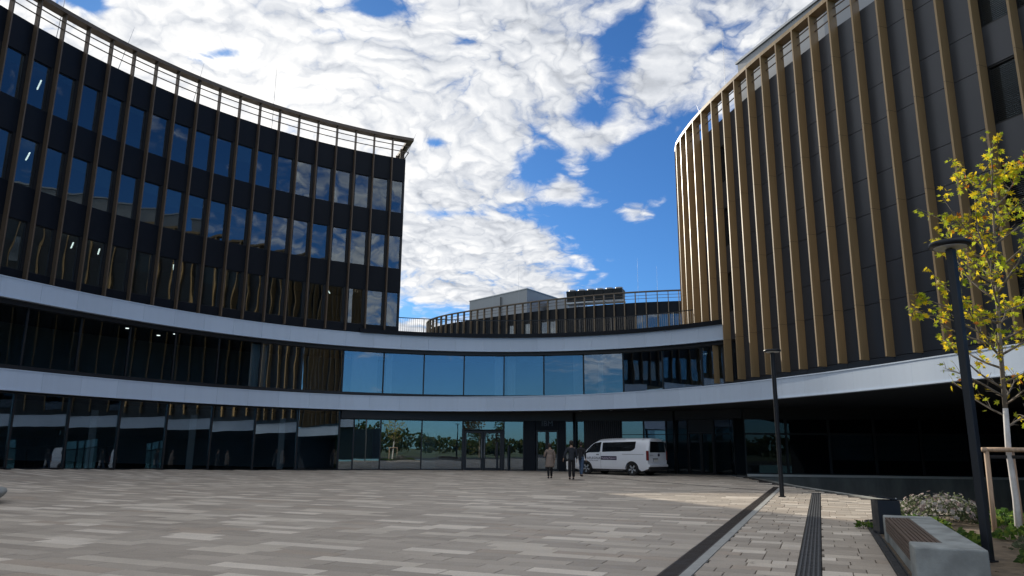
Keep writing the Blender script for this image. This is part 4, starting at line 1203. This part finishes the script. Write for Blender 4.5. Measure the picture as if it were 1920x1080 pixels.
grass_tuft(8.2, 11.6, 0.32, 0.28, 180, 'fine grass tuft in front of the staked tree at the right edge')
low_plant(6.9, 12.05, 0.4, 0.17, 220, 0.085, 'green', 'low green plant behind the middle of the bench', group=None)
low_plant(9.0, 12.9, 0.35, 0.18, 160, 0.10, 'green', 'leafy green plant right of the white trunk', group=None)
# flowering shrub
sx, sy = 8.45, 15.0
fs = thing('flowering_shrub', 'domed shrub covered in small pale white flowers behind the bench', 'shrub', (sx, sy, 0))
m, fl = MB(), MB()
for i in range(2400):
    a = rp.uniform(0, 2 * pi); q = sqrt(rp.random()); el = rp.uniform(0, 1)
    bump = 1 + 0.10 * sin(3 * a + 1) + 0.07 * sin(7 * a); rr = 0.80 * q * bump; z = 0.46 * sqrt(max(0, 1 - q * q)) * bump * rp.uniform(0.3, 1.05) + 0.03
    p = Vector((sx + rr * cos(a), sy + rr * sin(a), z))
    leafquad(m, p, Vector((cos(a), sin(a), rp.uniform(-0.1, 0.8))), 0.055, leafcol(rp, 'sage'), rp)
for i in range(330):
    a = rp.uniform(0, 2 * pi); q = sqrt(rp.random()); bump = 1 + 0.10 * sin(3 * a + 1) + 0.07 * sin(7 * a); rr = 0.82 * q * bump; z = 0.46 * sqrt(max(0, 1 - q * q)) * bump + 0.03 + rp.uniform(-0.05, 0.045)
    c = Vector((sx + rr * cos(a), sy + rr * sin(a), z)); n = Vector((cos(a) * q, sin(a) * q, 1.0 - 0.5 * q)).normalized(); b1 = n.orthogonal().normalized(); b2 = n.cross(b1)
    col = rp.choice([(0.52, 0.49, 0.47), (0.60, 0.57, 0.55), (0.42, 0.36, 0.35), (0.30, 0.23, 0.22)])
    s_ = rp.uniform(0.020, 0.046)
    for k in range(5):
        w = 2 * pi * k / 5 + i
        u_ = b1 * cos(w) + b2 * sin(w); v_ = b2 * cos(w) - b1 * sin(w)
        fl.poly([c, c + u_ * s_ * 0.7 + v_ * s_ * 0.45 + n * 0.006, c + u_ * s_ * 1.2 + n * 0.01, c + u_ * s_ * 0.7 - v_ * s_ * 0.45 + n * 0.006], col)
o = m.build('foliage', 'leaf', fs); o['kind'] = 'stuff'
o = fl.build('blossoms', 'leaf', fs); o['kind'] = 'stuff'
# fallen leaves on the paving
for i, (u_, v_) in enumerate(((-2.9, 10.45), (0.32, 12.1), (0.1, 15.6), (-0.9, 9.9), (0.42, 10.9), (1.6, 24.5), (2.3, 21.2), (-7.2, 12.2))):
    x, y = uv(u_, v_); m = MB(); starleaf(m, Vector((x, y, 0.012)), Vector((cos(i * 2.1), sin(i * 2.1), 0.1)), Vector((0.1, 0.1, 1)), 0.075, (0.10, 0.045, 0.02))
    lb = ('dark dry leaf lying on the near plaza paving left of the drain', 'dry leaf on the paving beside the guide strip, level with the bench', 'dry leaf lying between the guide strip and the far end of the bench', 'dry leaf on the near paving between drain and guide strip', 'dry leaf lying close to the bed edging by the near bench end', 'dry leaf on the sunlit paving near the areaway edge', 'dry leaf on the sunlit paving left of the litter bin', 'tiny dry leaf alone on the left part of the plaza')[i]
    o = m.build('fallen_leaf', 'leaf'); tag(o, lb, 'leaf', 'dry leaves on the paving')

# ------------------------------------------------------------------ young tree in its stake frame
TX, TY = 8.50, 12.82
tree = thing('young_tree', 'young staked tree with yellow and green autumn leaves and a whitewashed trunk', 'tree', (TX, TY, 0))
rt = random.Random(21)
trunk_pts = [(TX, TY, -0.05), (TX + 0.02, TY, 0.6), (TX + 0.02, TY + 0.02, 1.4), (TX + 0.07, TY + 0.03, 2.1), (TX + 0.13, TY + 0.05, 3.0), (TX + 0.22, TY + 0.08, 4.0), (TX + 0.33, TY + 0.1, 5.0), (TX + 0.42, TY + 0.12, 6.0), (TX + 0.50, TY + 0.12, 7.0)]
m = MB(); m.tube(trunk_pts[:4], [0.060, 0.050, 0.046, 0.042], 12); m.build('trunk', 'trunk_paint', tree, smooth=True)
m = MB(); m.tube(trunk_pts[3:], [0.041, 0.037, 0.031, 0.026, 0.016, 0.006], 10); m.build('upper_trunk', 'bark', tree, smooth=True)
def tpt(z):
    for a_, b_ in zip(trunk_pts, trunk_pts[1:]):
        if z <= b_[2]: u_ = (z - a_[2]) / (b_[2] - a_[2]); return Vector(a_).lerp(Vector(b_), u_)
    return Vector(trunk_pts[-1])
lv = MB(); tw = MB(); nlimb = 0
def add_leaf(p):
    d = Vector((rt.uniform(-1, 1), rt.uniform(-1, 1), rt.uniform(-1.0, 0.35)))
    n = Vector((rt.uniform(-1, 1), rt.uniform(-1, 1), rt.uniform(0.1, 1)))
    starleaf(lv, p, d, n, rt.uniform(0.085, 0.155), leafcol(rt, 'autumn'))
limbs = []
for i in range(30):
    z = 1.75 + (6.3 - 1.75) * (i + rt.uniform(0, 0.9)) / 30
    az = i * 2.4 + rt.uniform(-0.4, 0.4)
    L = (0.50 + 1.05 * sin(pi * min(1, max(0, (z - 1.2) / 5.6)) ** 0.9)) * rt.uniform(0.75, 1.15)
    limbs.append((z, az, L))
limbs += [(3.0, pi + 0.15, 1.7), (3.2, pi - 0.2, 1.5), (2.3, pi + 0.2, 1.2), (4.3, pi + 0.1, 1.3), (5.0, pi, 1.1), (3.7, pi - 0.5, 1.2), (4.7, pi + 0.7, 1.1), (3.9, -2.2, 1.3)]
for z, az, L in limbs:
    b = tpt(z); dr = Vector((cos(az), sin(az), 0.55 + 0.25 * (z > 4)))
    pts = [b]; d = dr.normalized(); k = 5
    for j in range(k):
        d = (d + Vector((rt.uniform(-.25, .25), rt.uniform(-.25, .25), rt.uniform(-0.12, 0.2)))).normalized()
        pts.append(pts[-1] + d * L / k)
    r0 = 0.012 + 0.007 * L
    m = MB(); m.tube(pts, [r0 * (1 - 0.85 * j / k) for j in range(k + 1)], 6); m.build('limb', 'bark', tree, smooth=True)
    dens_ = 0.35 if z < 2.7 else 1.0
    for j in range(1, k + 1):
        for q in range(2):
            td = (d + Vector((rt.uniform(-1, 1), rt.uniform(-1, 1), rt.uniform(-0.4, 0.8)))).normalized(); tl = rt.uniform(0.12, 0.42)
            p0 = pts[j - 1].lerp(pts[j], rt.random()); p1 = p0 + td * tl
            tw.tube([p0, p0.lerp(p1, 0.5) + Vector((0, 0, 0.015)), p1], [0.005, 0.004, 0.002], 4, False)
            for w in range(int(rt.uniform(2, 7) * dens_ * (0.6 + 0.2 * j))):
                add_leaf(p0.lerp(p1, rt.uniform(0.3, 1.05)) + Vector((rt.uniform(-.07, .07), rt.uniform(-.07, .07), rt.uniform(-.08, .04))))
for w in range(70): add_leaf(tpt(rt.uniform(5.6, 7.0)) + Vector((rt.uniform(-.16, .16), rt.uniform(-.16, .16), rt.uniform(-.1, .05))))
o = lv.build('crown', 'leaf', tree); o['kind'] = 'stuff'
o = tw.build('twigs', 'bark', tree); o['kind'] = 'stuff'
stk = thing('tree_stake_frame', 'three round timber stakes with cross rails holding the young tree', 'tree stakes', (TX, TY, 0))
SP = [(TX - 0.34, TY + 0.10), (TX + 0.20, TY - 0.28), (TX + 0.34, TY + 0.42)]
tops = []
for x, y in SP:
    xt, yt = x * 0.93 + TX * 0.07, y * 0.93 + TY * 0.07
    tops.append((xt, yt)); m = MB(); m.tube([(x, y, -0.05), (xt, yt, 1.38)], 0.040, 12); m.build('stake', 'stake_wood', stk, smooth=True)
for a_, b_ in ((0, 1), (1, 2), (2, 0)):
    A_, B_ = Vector((*tops[a_], 1.40)), Vector((*tops[b_], 1.40)); e = (B_ - A_).normalized() * 0.10
    m = MB(); m.tube([A_ - e, B_ + e], 0.038, 12); m.build('cross_rail', 'stake_wood', stk, smooth=True)
    m = MB(); p = tpt(1.28); m.tube([(tops[a_][0], tops[a_][1], 1.28), (p.x, p.y, 1.28)], 0.018, 6, True, None, 1.8); m.build('strap', 'strap', stk)

# ------------------------------------------------------------------ van
def make_van():
    heading = Vector((4.27 - 6.51, 42.11 - 40.14)).normalized()
    left_n = Vector((-heading.y, heading.x))        # points to the van's left
    # rear left contact (6.51, 40.14): the side facing the plaza is the van's left
    t = thing('parked_van', 'white passenger van with dark windows parked at the entrance canopy', 'van', (0, 0, 0), atan2(heading.y, heading.x))
    side = 0.86
    # origin on the ground below the tail, on the centre line; rear axle 1.0 m ahead of the tail
    rc = Vector((6.51, 40.14)) - left_n * side
    org = rc - heading * 1.0
    t.location = (org.x, org.y, 0.0)
    WB, AX0, RW = 2.98, 1.0, 0.345
    AX1 = AX0 + WB; LEN = 4.97
    def ztop(x):
        K = [(0.0, 1.80), (0.04, 1.90), (0.15, 1.94), (0.6, 1.955), (2.4, 1.955), (3.2, 1.92), (3.45, 1.86), (3.75, 1.66), (4.05, 1.40), (4.30, 1.19), (4.45, 1.12), (4.75, 1.02), (4.9, 0.92), (4.97, 0.78)]
        for a, b in zip(K, K[1:]):
            if x <= b[0]:
                u = (x - a[0]) / (b[0] - a[0]); return a[1] + (b[1] - a[1]) * u
        return K[-1][1]
    def zbot(x):
        z = 0.24
        if x < 0.4: z = 0.24 + (0.4 - x) * 0.35
        if x > 4.5: z = 0.24 + (x - 4.5) * 0.15
        for ax in (AX0, AX1):
            d = abs(x - ax)
            if d < 0.42: z = max(z, 0.345 + sqrt(0.42 ** 2 - d * d) * 0.98)
        return z
    def halfw(z, x):
        k = 1.0
        if x > 4.2: k = 1 - 0.20 * ((x - 4.2) / 0.77) ** 2
        if x < 0.1: k = 1 - 0.03 * (1 - x / 0.1)
        P = [(0.2, 0.90), (0.42, 0.975), (0.75, 0.99), (1.05, 0.985), (1.25, 0.955), (1.55, 0.885), (1.78, 0.80), (1.9, 0.70), (1.955, 0.45)]
        w = P[-1][1]
        if z <= P[0][0]: w = P[0][1]
        else:
            for a, b in zip(P, P[1:]):
                if z <= b[0]: w = a[1] + (b[1] - a[1]) * (z - a[0]) / (b[0] - a[0]); break
        return w * k
    xs = sorted(set([0, 0.03, 0.08, 0.15, 0.3, 0.45] + [AX0 + 0.42 * cos(w * pi / 14) for w in range(15)] + [1.6, 1.9, 2.3, 2.7, 3.1, 3.3] + [AX1 + 0.42 * cos(w * pi / 14) for w in range(15)] + [4.45, 4.55, 4.65, 4.75, 4.85, 4.92, 4.97]))
    m = MB(); NZ = 14
    sec = []
    for x in xs:
        zb, zt = zbot(x), ztop(x); row = []
        for j in range(NZ + 1):
            z = zb + (zt - zb) * j / NZ
            row.append((z, halfw(z * 1.955 / max(zt, 1.0) if zt < 1.2 and z > 0.75 else z + max(0, (1.955 - zt)) * (z - zb) / (zt - zb), x)))
        sec.append(row)
    k = 2 * (NZ + 1)
    for x, row in zip(xs, sec):
        m.v += [(x, w, z) for z, w in row] + [(x, -w, z) for z, w in reversed(row)]
    for i in range(len(xs) - 1):
        for j in range(k): m.f.append((i * k + j, (i + 1) * k + j, (i + 1) * k + (j + 1) % k, i * k + (j + 1) % k)); m.c.append(None)
    m.f.append(tuple(range(k))); m.c.append(None); m.f.append(tuple(reversed(range((len(xs) - 1) * k, len(xs) * k)))); m.c.append(None)
    body = lp('body', m, 'van_paint', t)
    bmx = bmesh.new(); bmx.from_mesh(body.data); bmesh.ops.recalc_face_normals(bmx, faces=bmx.faces); bmx.to_mesh(body.data); bmx.free()
    for p_ in body.data.polygons: p_.use_smooth = True
    body.data.set_sharp_from_angle(angle=radians(38))
    def sidepoly(name, pts, mat, parent, sgn=1, off=0.006, nseg=10):
        """thin curved plate lying on the body side; pts in (x,z), convex"""
        mb = MB(); zmin, zmax = min(p[1] for p in pts), max(p[1] for p in pts)
        def span(z):
            xs_ = []
            for a, b in zip(pts, pts[1:] + pts[:1]):
                if (a[1] - z) * (b[1] - z) <= 0 and a[1] != b[1]: xs_.append(a[0] + (b[0] - a[0]) * (z - a[1]) / (b[1] - a[1]))
            return min(xs_), max(xs_)
        rows = []
        for j in range(nseg + 1):
            z = zmin + (zmax - zmin) * min(max(j / nseg, 0.001), 0.999); a, b = span(z)
            rows.append([(a + (b - a) * q / 6, z) for q in range(7)])
        i0 = 0
        for row in rows:
            for x, z in row:
                zt = ztop(x); zb = zbot(x)
                y = halfw(z + max(0, (1.955 - zt)) * (z - zb) / max(zt - zb, 0.1), x) + off
                mb.v.append((x, sgn * y, z))
        for j in range(nseg):
            for q in range(6):
                f = (j * 7 + q, j * 7 + q + 1, (j + 1) * 7 + q + 1, (j + 1) * 7 + q)
                mb.f.append(f if sgn < 0 else f[::-1]); mb.c.append(None)
        return lp(name, mb, mat, parent, True)
    for sgn in (1, -1):
        sidepoly('side_window', [(0.92, 1.33), (1.15, 1.25), (2.88, 1.22), (2.92, 1.76), (0.80, 1.78), (0.80, 1.42)], 'van_glass', t, sgn)
        sidepoly('front_window', [(3.02, 1.25), (3.10, 1.19), (4.02, 1.14), (3.92, 1.36), (3.55, 1.66), (3.30, 1.75), (3.02, 1.76)], 'van_glass', t, sgn)
        sidepoly('sill', [(1.46, 0.245), (3.52, 0.245), (3.52, 0.32), (1.46, 0.32)], 'van_plastic', t, sgn, 0.004)
        sidepoly('door_handle', [(3.08, 1.06), (3.26, 1.06), (3.26, 1.10), (3.08, 1.10)], 'van_plastic', t, sgn, 0.02)
        sidepoly('door_gap', [(2.965, 0.33), (2.975, 0.33), (2.975, 1.2), (2.965, 1.2)], 'van_plastic', t, sgn, 0.003)
        sidepoly('slide_rail', [(0.25, 1.10), (1.6, 1.10), (1.6, 1.115), (0.25, 1.115)], 'van_plastic', t, sgn, 0.003)
        m = MB(); y = sgn * 1.06; m.box(4.0, 4.12, min(y, sgn * 0.98) - 0.07, max(y, sgn * 0.98) + 0.07, 1.12, 1.34); lp('door_mirror', m, 'van_plastic', t, bevel=0.03)
        # tail lamp wraps the rear corner
        m = MB(); m.box(-0.035, 0.10, sgn * 0.955 - 0.04, sgn * 0.955 + 0.045, 0.80, 1.30); lp('tail_lamp', m, 'tail_red', t, bevel=0.02)
    # wheels
    for ax in (AX0, AX1):
        for sgn in (1, -1):
            c = (ax, sgn * 0.86, RW)
            R = Matrix.Translation(c) @ Matrix.Rotation(-sgn * pi / 2, 4, 'X')
            m = MB(); m.lathe([(0.24, -0.10), (0.33, -0.10), (RW, -0.07), (RW, 0.07), (0.33, 0.10), (0.24, 0.10), (0.235, 0.05)], 32)
            m.v = [tuple(R @ Vector(p)) for p in m.v]; wh = lp('wheel', m, 'tyre', t, True)
            m = MB(); m.lathe([(0.24, 0.02), (0.245, 0.085), (0.225, 0.085), (0.22, 0.04), (0.05, 0.045)], 32); m.v = [tuple(R @ Vector(p)) for p in m.v]; rim = local('rim', m.mesh('rim', 'van_plastic', True), wh)
            for s_ in range(5):
                a = 2 * pi * s_ / 5 + 0.3; m = MB()
                Rs = R @ Matrix.Rotation(a, 4, 'Z')
                m.hexa([tuple(Rs @ Vector(p)) for p in ((0.045, -0.03, 0.05), (0.215, -0.055, 0.055), (0.215, 0.035, 0.055), (0.045, 0.03, 0.05))], [tuple(Rs @ Vector(p)) for p in ((0.045, -0.03, 0.088), (0.215, -0.055, 0.088), (0.215, 0.035, 0.088), (0.045, 0.03, 0.088))])
                local('spoke', m.mesh('spoke', 'alloy'), wh)
    m = MB(); m.box(0.4, 4.5, -0.80, 0.80, 0.20, 0.60); lp('underbody', m, 'van_plastic', t)
    # tail: window, plate, bumper, badges
    m = MB(); m.poly([(-0.012, 0.80, 1.22), (-0.012, -0.80, 1.22), (0.012, -0.70, 1.78), (0.012, 0.70, 1.78)]); m.v = [(x - 0.012, y, z) for x, y, z in m.v]; lp('rear_window', m, 'van_glass', t)
    m = MB(); m.box(-0.07, 0.06, -0.93, 0.93, 0.26, 0.46); lp('rear_bumper', m, 'van_plastic', t, bevel=0.03)
    m = MB(); m.box(-0.10, 0.05, -0.95, 0.95, 0.465, 0.60); lp('bumper_cover', m, 'van_paint', t, bevel=0.03)
    m = MB(); m.box(-0.022, 0.0, -0.02, 0.50, 0.74, 0.85); npl = lp('number_plate', m, 'plate_white', t)
    m = MB(); m.box(-0.024, -0.0225, 0.455, 0.498, 0.742, 0.848); local('country_strip', m.mesh('country_strip', 'plate_blue'), npl)
    m = MB(); m.box(-0.03, 0.0, 0.0, 0.48, 0.86, 0.90); lp('plate_recess', m, 'van_plastic', t)
    m = MB(); m.lathe([(0.075, 0), (0.07, 0.012)], 20); m.v = [(-0.012 - z, y, x + 1.08) for x, y, z in m.v]; m.v = [(x, y * 1.5 - 0.12, z) for x, y, z in m.v]; lp('emblem', m, 'ink', t)
    m = MB(); m.box(-0.02, 0.0, 0.45, 0.78, 1.06, 1.09); lp('badge', m, 'steel', t)
    m = MB(); m.box(-0.004, 0.30, -0.62, 0.62, 1.86, 1.90); lp('roof_spoiler', m, 'van_paint', t, bevel=0.015)
    # side lettering (van's left side): baseline runs towards the tail
    def on_side(txt, x, z, size, mat, spacing=1.0, extra=0.0):
        me = text_mesh(txt, size, mat, 0.001, spacing)
        y = halfw(z, 2.5) + 0.010 + extra
        o = bpy.data.objects.new('lettering', me); COL.objects.link(o); o.parent = t
        o.matrix_basis = Matrix.Translation((x, y, z)) @ Matrix.Rotation(pi, 4, 'Z') @ Matrix.Rotation(pi / 2, 4, 'X')
    on_side('APLEONA', 3.43, 0.885, 0.185, 'ink', 1.15)
    on_side('Realising Potential', 3.43, 0.755, 0.068, 'ink', 1.1)
    pnl = sidepoly('sticker', [(1.93, 0.80), (2.95, 0.80), (2.95, 1.0), (1.93, 1.0)], 'purple', t, 1, 0.007)
    on_side('Realising Potential', 2.44, 0.90, 0.125, 'white_ink', 1.0, 0.004)
    return t
van = make_van()

# ------------------------------------------------------------------ people
def skin_mesh(name, verts, edges, radii, root, mat, sub=2):
    me = bpy.data.meshes.new(name); me.from_pydata([tuple(v) for v in verts], edges, []); 
    o = bpy.data.objects.new(name, me); COL.objects.link(o)
    sk = o.modifiers.new('skin', 'SKIN'); sk.use_smooth_shade = True; sk.branch_smoothing = 0.6
    for i, r in enumerate(radii):
        r = r if hasattr(r, '__len__') else (r, r)
        me.skin_vertices[0].data[i].radius = r; me.skin_vertices[0].data[i].use_root = (i == root)
    ss = o.modifiers.new('sub', 'SUBSURF'); ss.levels = sub; ss.render_levels = sub
    dg = bpy.context.evaluated_depsgraph_get(); dg.update()
    out = bpy.data.meshes.new_from_object(o.evaluated_get(dg)); bpy.data.objects.remove(o)
    out.name = name; out.materials.clear(); out.materials.append(MATS[mat])
    for p_ in out.polygons: p_.use_smooth = True
    return out
def person(x, y, face, h, pose, label, top_mat, leg_mat, coat=None, hood=False):
    """face: heading the person looks to (radians); built facing +Y in own space"""
    t = thing('person', label, 'person', (x, y, 0), face - pi / 2, 'people walking to the entrance')
    k = h / 1.75
    st = pose.get('step', 0.12)
    J = dict(pel=(0, 0, 0.95), sp=(0, 0.01, 1.12), ch=(0, 0.015, 1.32), nb=(0, 0.0, 1.46), nk=(0, 0.02, 1.53), hd=(0, 0.04, 1.62), tp=(0, 0.03, 1.71))
    V, E_, R = [], [], []
    idx = {}
    def add(n, p, r, par=None):
        idx[n] = len(V); V.append(Vector(p) * k); R.append(tuple(q * k for q in r) if hasattr(r, '__len__') else r * k)
        if par is not None: E_.append((idx[par], idx[n]))
    add('pel', J['pel'], (0.15, 0.11)); add('sp', J['sp'], (0.135, 0.10), 'pel'); add('ch', J['ch'], (0.155, 0.11), 'sp'); add('nb', J['nb'], (0.075, 0.07), 'ch'); add('nk', J['nk'], 0.052, 'nb'); add('hd', J['hd'], (0.075, 0.09), 'nk'); add('tp', J['tp'], (0.062, 0.075), 'hd')
    arms = {}
    for s, nm in ((1, 'r'), (-1, 'l')):
        ab = pose.get('arm_' + nm, ((0.235, -0.02, 1.14), (0.25, 0.04, 0.90), (0.25, 0.07, 0.82)))
        el, wr, hnd = ab
        add('sh' + nm, (s * 0.18, 0, 1.40), 0.055, 'ch'); add('el' + nm, (s * el[0], el[1], el[2]), 0.042, 'sh' + nm); add('wr' + nm, (s * wr[0], wr[1], wr[2]), 0.028, 'el' + nm); add('pa' + nm, (s * hnd[0], hnd[1], hnd[2]), (0.034, 0.018), 'wr' + nm)
        d = (Vector((s * hnd[0], hnd[1], hnd[2])) - Vector((s * wr[0], wr[1], wr[2]))).normalized()
        side_ = Vector((0, 1, 0)) if abs(d.y) < 0.7 else Vector((0, 0, 1))
        pa = Vector((s * hnd[0], hnd[1], hnd[2]))
        for f in range(4):
            b = pa + d * 0.045 + side_ * (0.024 - 0.016 * f)
            add('f%d%s' % (f, nm), b, 0.0085, 'pa' + nm); add('g%d%s' % (f, nm), b + d * (0.042 + 0.008 * (f in (1, 2))) + Vector((-s * 0.012, 0, 0)), 0.0075, 'f%d%s' % (f, nm))
        add('t0' + nm, pa + side_ * 0.034 + d * 0.005, 0.010, 'pa' + nm); add('t1' + nm, pa + side_ * 0.045 + d * 0.042, 0.0085, 't0' + nm)
        dy = st * s * pose.get('lead', 1)
        add('hp' + nm, (s * 0.09, 0, 0.90), 0.085, 'pel'); add('kn' + nm, (s * 0.095, dy * 0.55 + 0.03, 0.50), 0.056, 'hp' + nm); add('an' + nm, (s * 0.095, dy, 0.085), 0.038, 'kn' + nm); add('to' + nm, (s * 0.105, dy + 0.12, 0.04), (0.04, 0.03), 'an' + nm)
    b_ = local('body', skin_mesh('body', V, E_, R, 0, 'skin'), t)
    # face and hair
    hd = MB(); c = Vector((0, 0.035, 1.64)) * k
    m = MB(); m.lathe([(0.02, -0.09), (0.080, -0.07), (0.104, 0.0), (0.100, 0.06), (0.06, 0.105), (0.01, 0.115)], 16, (0, 0, 0)); m.v = [(p[0] * k, (min(p[1] * 1.1, 0.03 + p[2] * 0.75) - 0.0) * k, p[2] * k + c.z) for p in m.v]
    if pose.get('bun'): m.lathe([(0.02, -0.17), (0.06, -0.14), (0.085, -0.05), (0.088, 0.03), (0.06, 0.06)], 14, (0, -0.05 * k, c.z))
    local('hair', m.mesh('hair', 'hair_dark', True), t)
    for s in (1, -1):
        m = MB(); m.lathe([(0.004, -0.004), (0.011, 0.0), (0.004, 0.004)], 8, (s * 0.031 * k, 0.128 * k, 1.63 * k)); local('eye', m.mesh('eye', 'van_plastic', True), t)
        m = MB(); m.lathe([(0.008, -0.028), (0.018, 0.0), (0.008, 0.028)], 8, (s * 0.082 * k, 0.03 * k, 1.62 * k)); local('ear', m.mesh('ear', 'skin', True), t)
    m = MB(); m.hexa([(-0.014, 0.115, 1.585), (0.014, 0.115, 1.585), (0.012, 0.15, 1.588), (-0.012, 0.15, 1.588)], [(-0.006, 0.115, 1.635), (0.006, 0.115, 1.635), (0.005, 0.128, 1.635), (-0.005, 0.128, 1.635)]); m.v = [tuple(Vector(p) * k) for p in m.v]; local('nose', m.mesh('nose', 'skin'), t)
    m = MB(); m.box(-0.022, 0.022, 0.115, 0.126, 1.555, 1.563); m.v = [tuple(Vector(p) * k) for p in m.v]; local('mouth', m.mesh('mouth', 'tail_red'), t)
    # trousers
    V2 = [V[idx['pel']] + Vector((0, 0, 0.10)), V[idx['hpr']], V[idx['knr']], V[idx['anr']] + Vector((0, 0, 0.0)), V[idx['hpl']], V[idx['knl']], V[idx['anl']]]
    lw = pose.get('leg_w', 1.0)
    tr_ = skin_mesh('trousers', V2, [(0, 1), (1, 2), (2, 3), (0, 4), (4, 5), (5, 6)], [(0.115 * k, 0.09 * k), 0.095 * k, 0.075 * k * lw, 0.060 * k * lw, 0.095 * k, 0.075 * k * lw, 0.060 * k * lw], 0, leg_mat)
    local('trousers', tr_, t)
    for nm in 'rl':
        a = V[idx['an' + nm]]
        V3 = [a + Vector((0, -0.05, -0.035)) * k, a + Vector((0, 0.06, -0.045)) * k, a + Vector((0, 0.16, -0.052)) * k]
        local('shoe', skin_mesh('shoe', V3, [(0, 1), (1, 2)], [(0.044 * k, 0.045 * k), (0.046 * k, 0.04 * k), (0.04 * k, 0.028 * k)], 0, 'shoe'), t)
    # upper garment with sleeves
    V4 = [Vector((0, 0, 0.80)) * k] + [V[idx[n]] for n in ( 'sp', 'ch', 'nb', 'shr', 'elr', 'wrr', 'shl', 'ell', 'wrl', 'nk')]
    R4 = [(0.175, 0.14), (0.165, 0.128), (0.178, 0.13), (0.10, 0.088), 0.078, 0.062, 0.048, 0.078, 0.062, 0.048, (0.066, 0.066)]
    up_ = skin_mesh('jacket', V4, [(0, 1), (1, 2), (2, 3), (2, 4), (4, 5), (5, 6), (2, 7), (7, 8), (8, 9), (3, 10)], [tuple(q * k for q in r) if hasattr(r, '__len__') else r * k for r in R4], 0, top_mat)
    local('coat' if coat else 'jacket', up_, t)
    if coat:
        m = MB(); n = 28; prof = [(0.155, 1.20), (0.185, 1.02), (0.205, 0.85), (0.225, 0.65), (coat[1], coat[0])]
        for r, z in prof:
            for j in range(n):
                w = 2 * pi * j / n; rr = r * (1 + 0.03 * sin(w * 6 + z * 3)); m.v.append((rr * cos(w) * k, rr * 0.74 * sin(w) * k, z * k))
        for q in range(len(prof) - 1):
            for j in range(n): m.f.append((q * n + (j + 1) % n, q * n + j, (q + 1) * n + j, (q + 1) * n + (j + 1) % n)); m.c.append(None)
        o = local('coat_skirt', m.mesh('coat_skirt', top_mat, True), t); so = o.modifiers.new('solid', 'SOLIDIFY'); so.thickness = 0.012
    return t
hf = radians(80)
person(1.86, 35.65, radians(97), 1.62, dict(step=0.13, bun=False, arm_l=((0.27, 0.02, 1.16), (0.24, 0.22, 1.08), (0.22, 0.30, 1.08))), 'person in a long beige coat and black boots walking to the entrance', 'coat_beige', 'trousers_black', coat=(0.56, 0.245))
p1 = person(2.80, 34.60, radians(95), 1.75, dict(step=0.06, leg_w=1.1, arm_l=((0.30, -0.03, 1.15), (0.36, 0.06, 0.95), (0.37, 0.09, 0.87))), 'person in a dark jacket and black trousers with a white document held at the leg', 'jacket_navy', 'trousers_black')
person(3.60, 38.7 - 0.2, radians(60), 1.72, dict(step=0.16, lead=-1), 'person in a black jacket and blue jeans walking beside the van front', 'jacket_black', 'jeans')
m = MB(); m.hexa([(2.555, 34.50, 0.46), (2.625, 34.47, 0.44), (2.63, 34.50, 0.44), (2.56, 34.53, 0.46)], [(2.545, 34.50, 0.80), (2.625, 34.47, 0.82), (2.63, 34.50, 0.82), (2.55, 34.53, 0.80)])
o = m.build('paper_folder', 'bag_white'); tag(o, 'narrow white folder held at the leg of the dark-clothed person', 'folder')
m = MB(); m.hexa([(3.40, 38.35, 0.52), (3.50, 38.33, 0.50), (3.51, 38.40, 0.50), (3.41, 38.42, 0.52)], [(3.36, 38.35, 0.90), (3.44, 38.33, 0.92), (3.45, 38.40, 0.92), (3.37, 38.42, 0.90)])
o = m.build('paper_folder', 'bag_white'); tag(o, 'small white folder held by the person in blue jeans', 'folder')
m = MB(); m.lathe([(0.36, 0.0), (0.36, 0.006)], 28, (3.0, 34.1, 0.001)); o = m.build('manhole_cover', 'cast_iron'); tag(o, 'round dark manhole cover in the paving below the standing person', 'manhole cover')

# ------------------------------------------------------------------ what the glass reflects: trees and houses behind the camera
rw = random.Random(9)
m = MB()
for i in range(46):
    bx_ = -115 + i * 5.0 + rw.uniform(-2, 2); by_ = -62 - rw.uniform(0, 26) + 0.0012 * bx_ * bx_; H = rw.uniform(2.4, 4.0) + max(0, bx_ - 2) * 0.05; Rr = rw.uniform(3.0, 4.6)
    for q in range(420):
        v = Vector((rw.gauss(0, 1), rw.gauss(0, 1), rw.gauss(0, 1))).normalized() * rw.uniform(0.6, 1.0)
        p = Vector((bx_ + v.x * Rr, by_ + v.y * Rr, H * 0.55 + v.z * H * 0.5))
        leafquad(m, p, Vector((rw.uniform(-1, 1), rw.uniform(-1, 1), rw.uniform(-1, 1))), rw.uniform(0.55, 1.0), leafcol(rw, 'wood'), rw)
o = m.build('far_wood', 'leaf'); tag(o, 'green belt of trees seen only as a reflection in the entrance glass', 'trees', None, 'stuff')
def back_tree(x, y, H, Rr, kind, label):
    t = thing('park_tree', label, 'tree', (x, y, 0)); m = MB(); m.tube([(x, y, 0), (x + 0.1, y, H * 0.5), (x, y, H * 0.9)], [0.22, 0.14, 0.04], 8); m.build('trunk', 'bark', t)
    lv_ = MB()
    for q in range(1800):
        v = Vector((rw.gauss(0, 1), rw.gauss(0, 1), rw.gauss(0, 1))).normalized() * rw.uniform(0.3, 1.0)
        leafquad(lv_, Vector((x + v.x * Rr, y + v.y * Rr, H * 0.62 + v.z * H * 0.38)), v + Vector((rw.uniform(-1, 1), rw.uniform(-1, 1), rw.uniform(-1, 1))), rw.uniform(0.18, 0.34), leafcol(rw, kind), rw)
    o = lv_.build('crown', 'leaf', t); o['kind'] = 'stuff'
back_tree(-4.6, -18.0, 8.5, 2.6, 'brown', 'brown autumn tree mirrored in the glass left of the double doors')
back_tree(1.9, -24.0, 7.0, 2.4, 'wood', 'green tree mirrored in the glass beside the double doors')
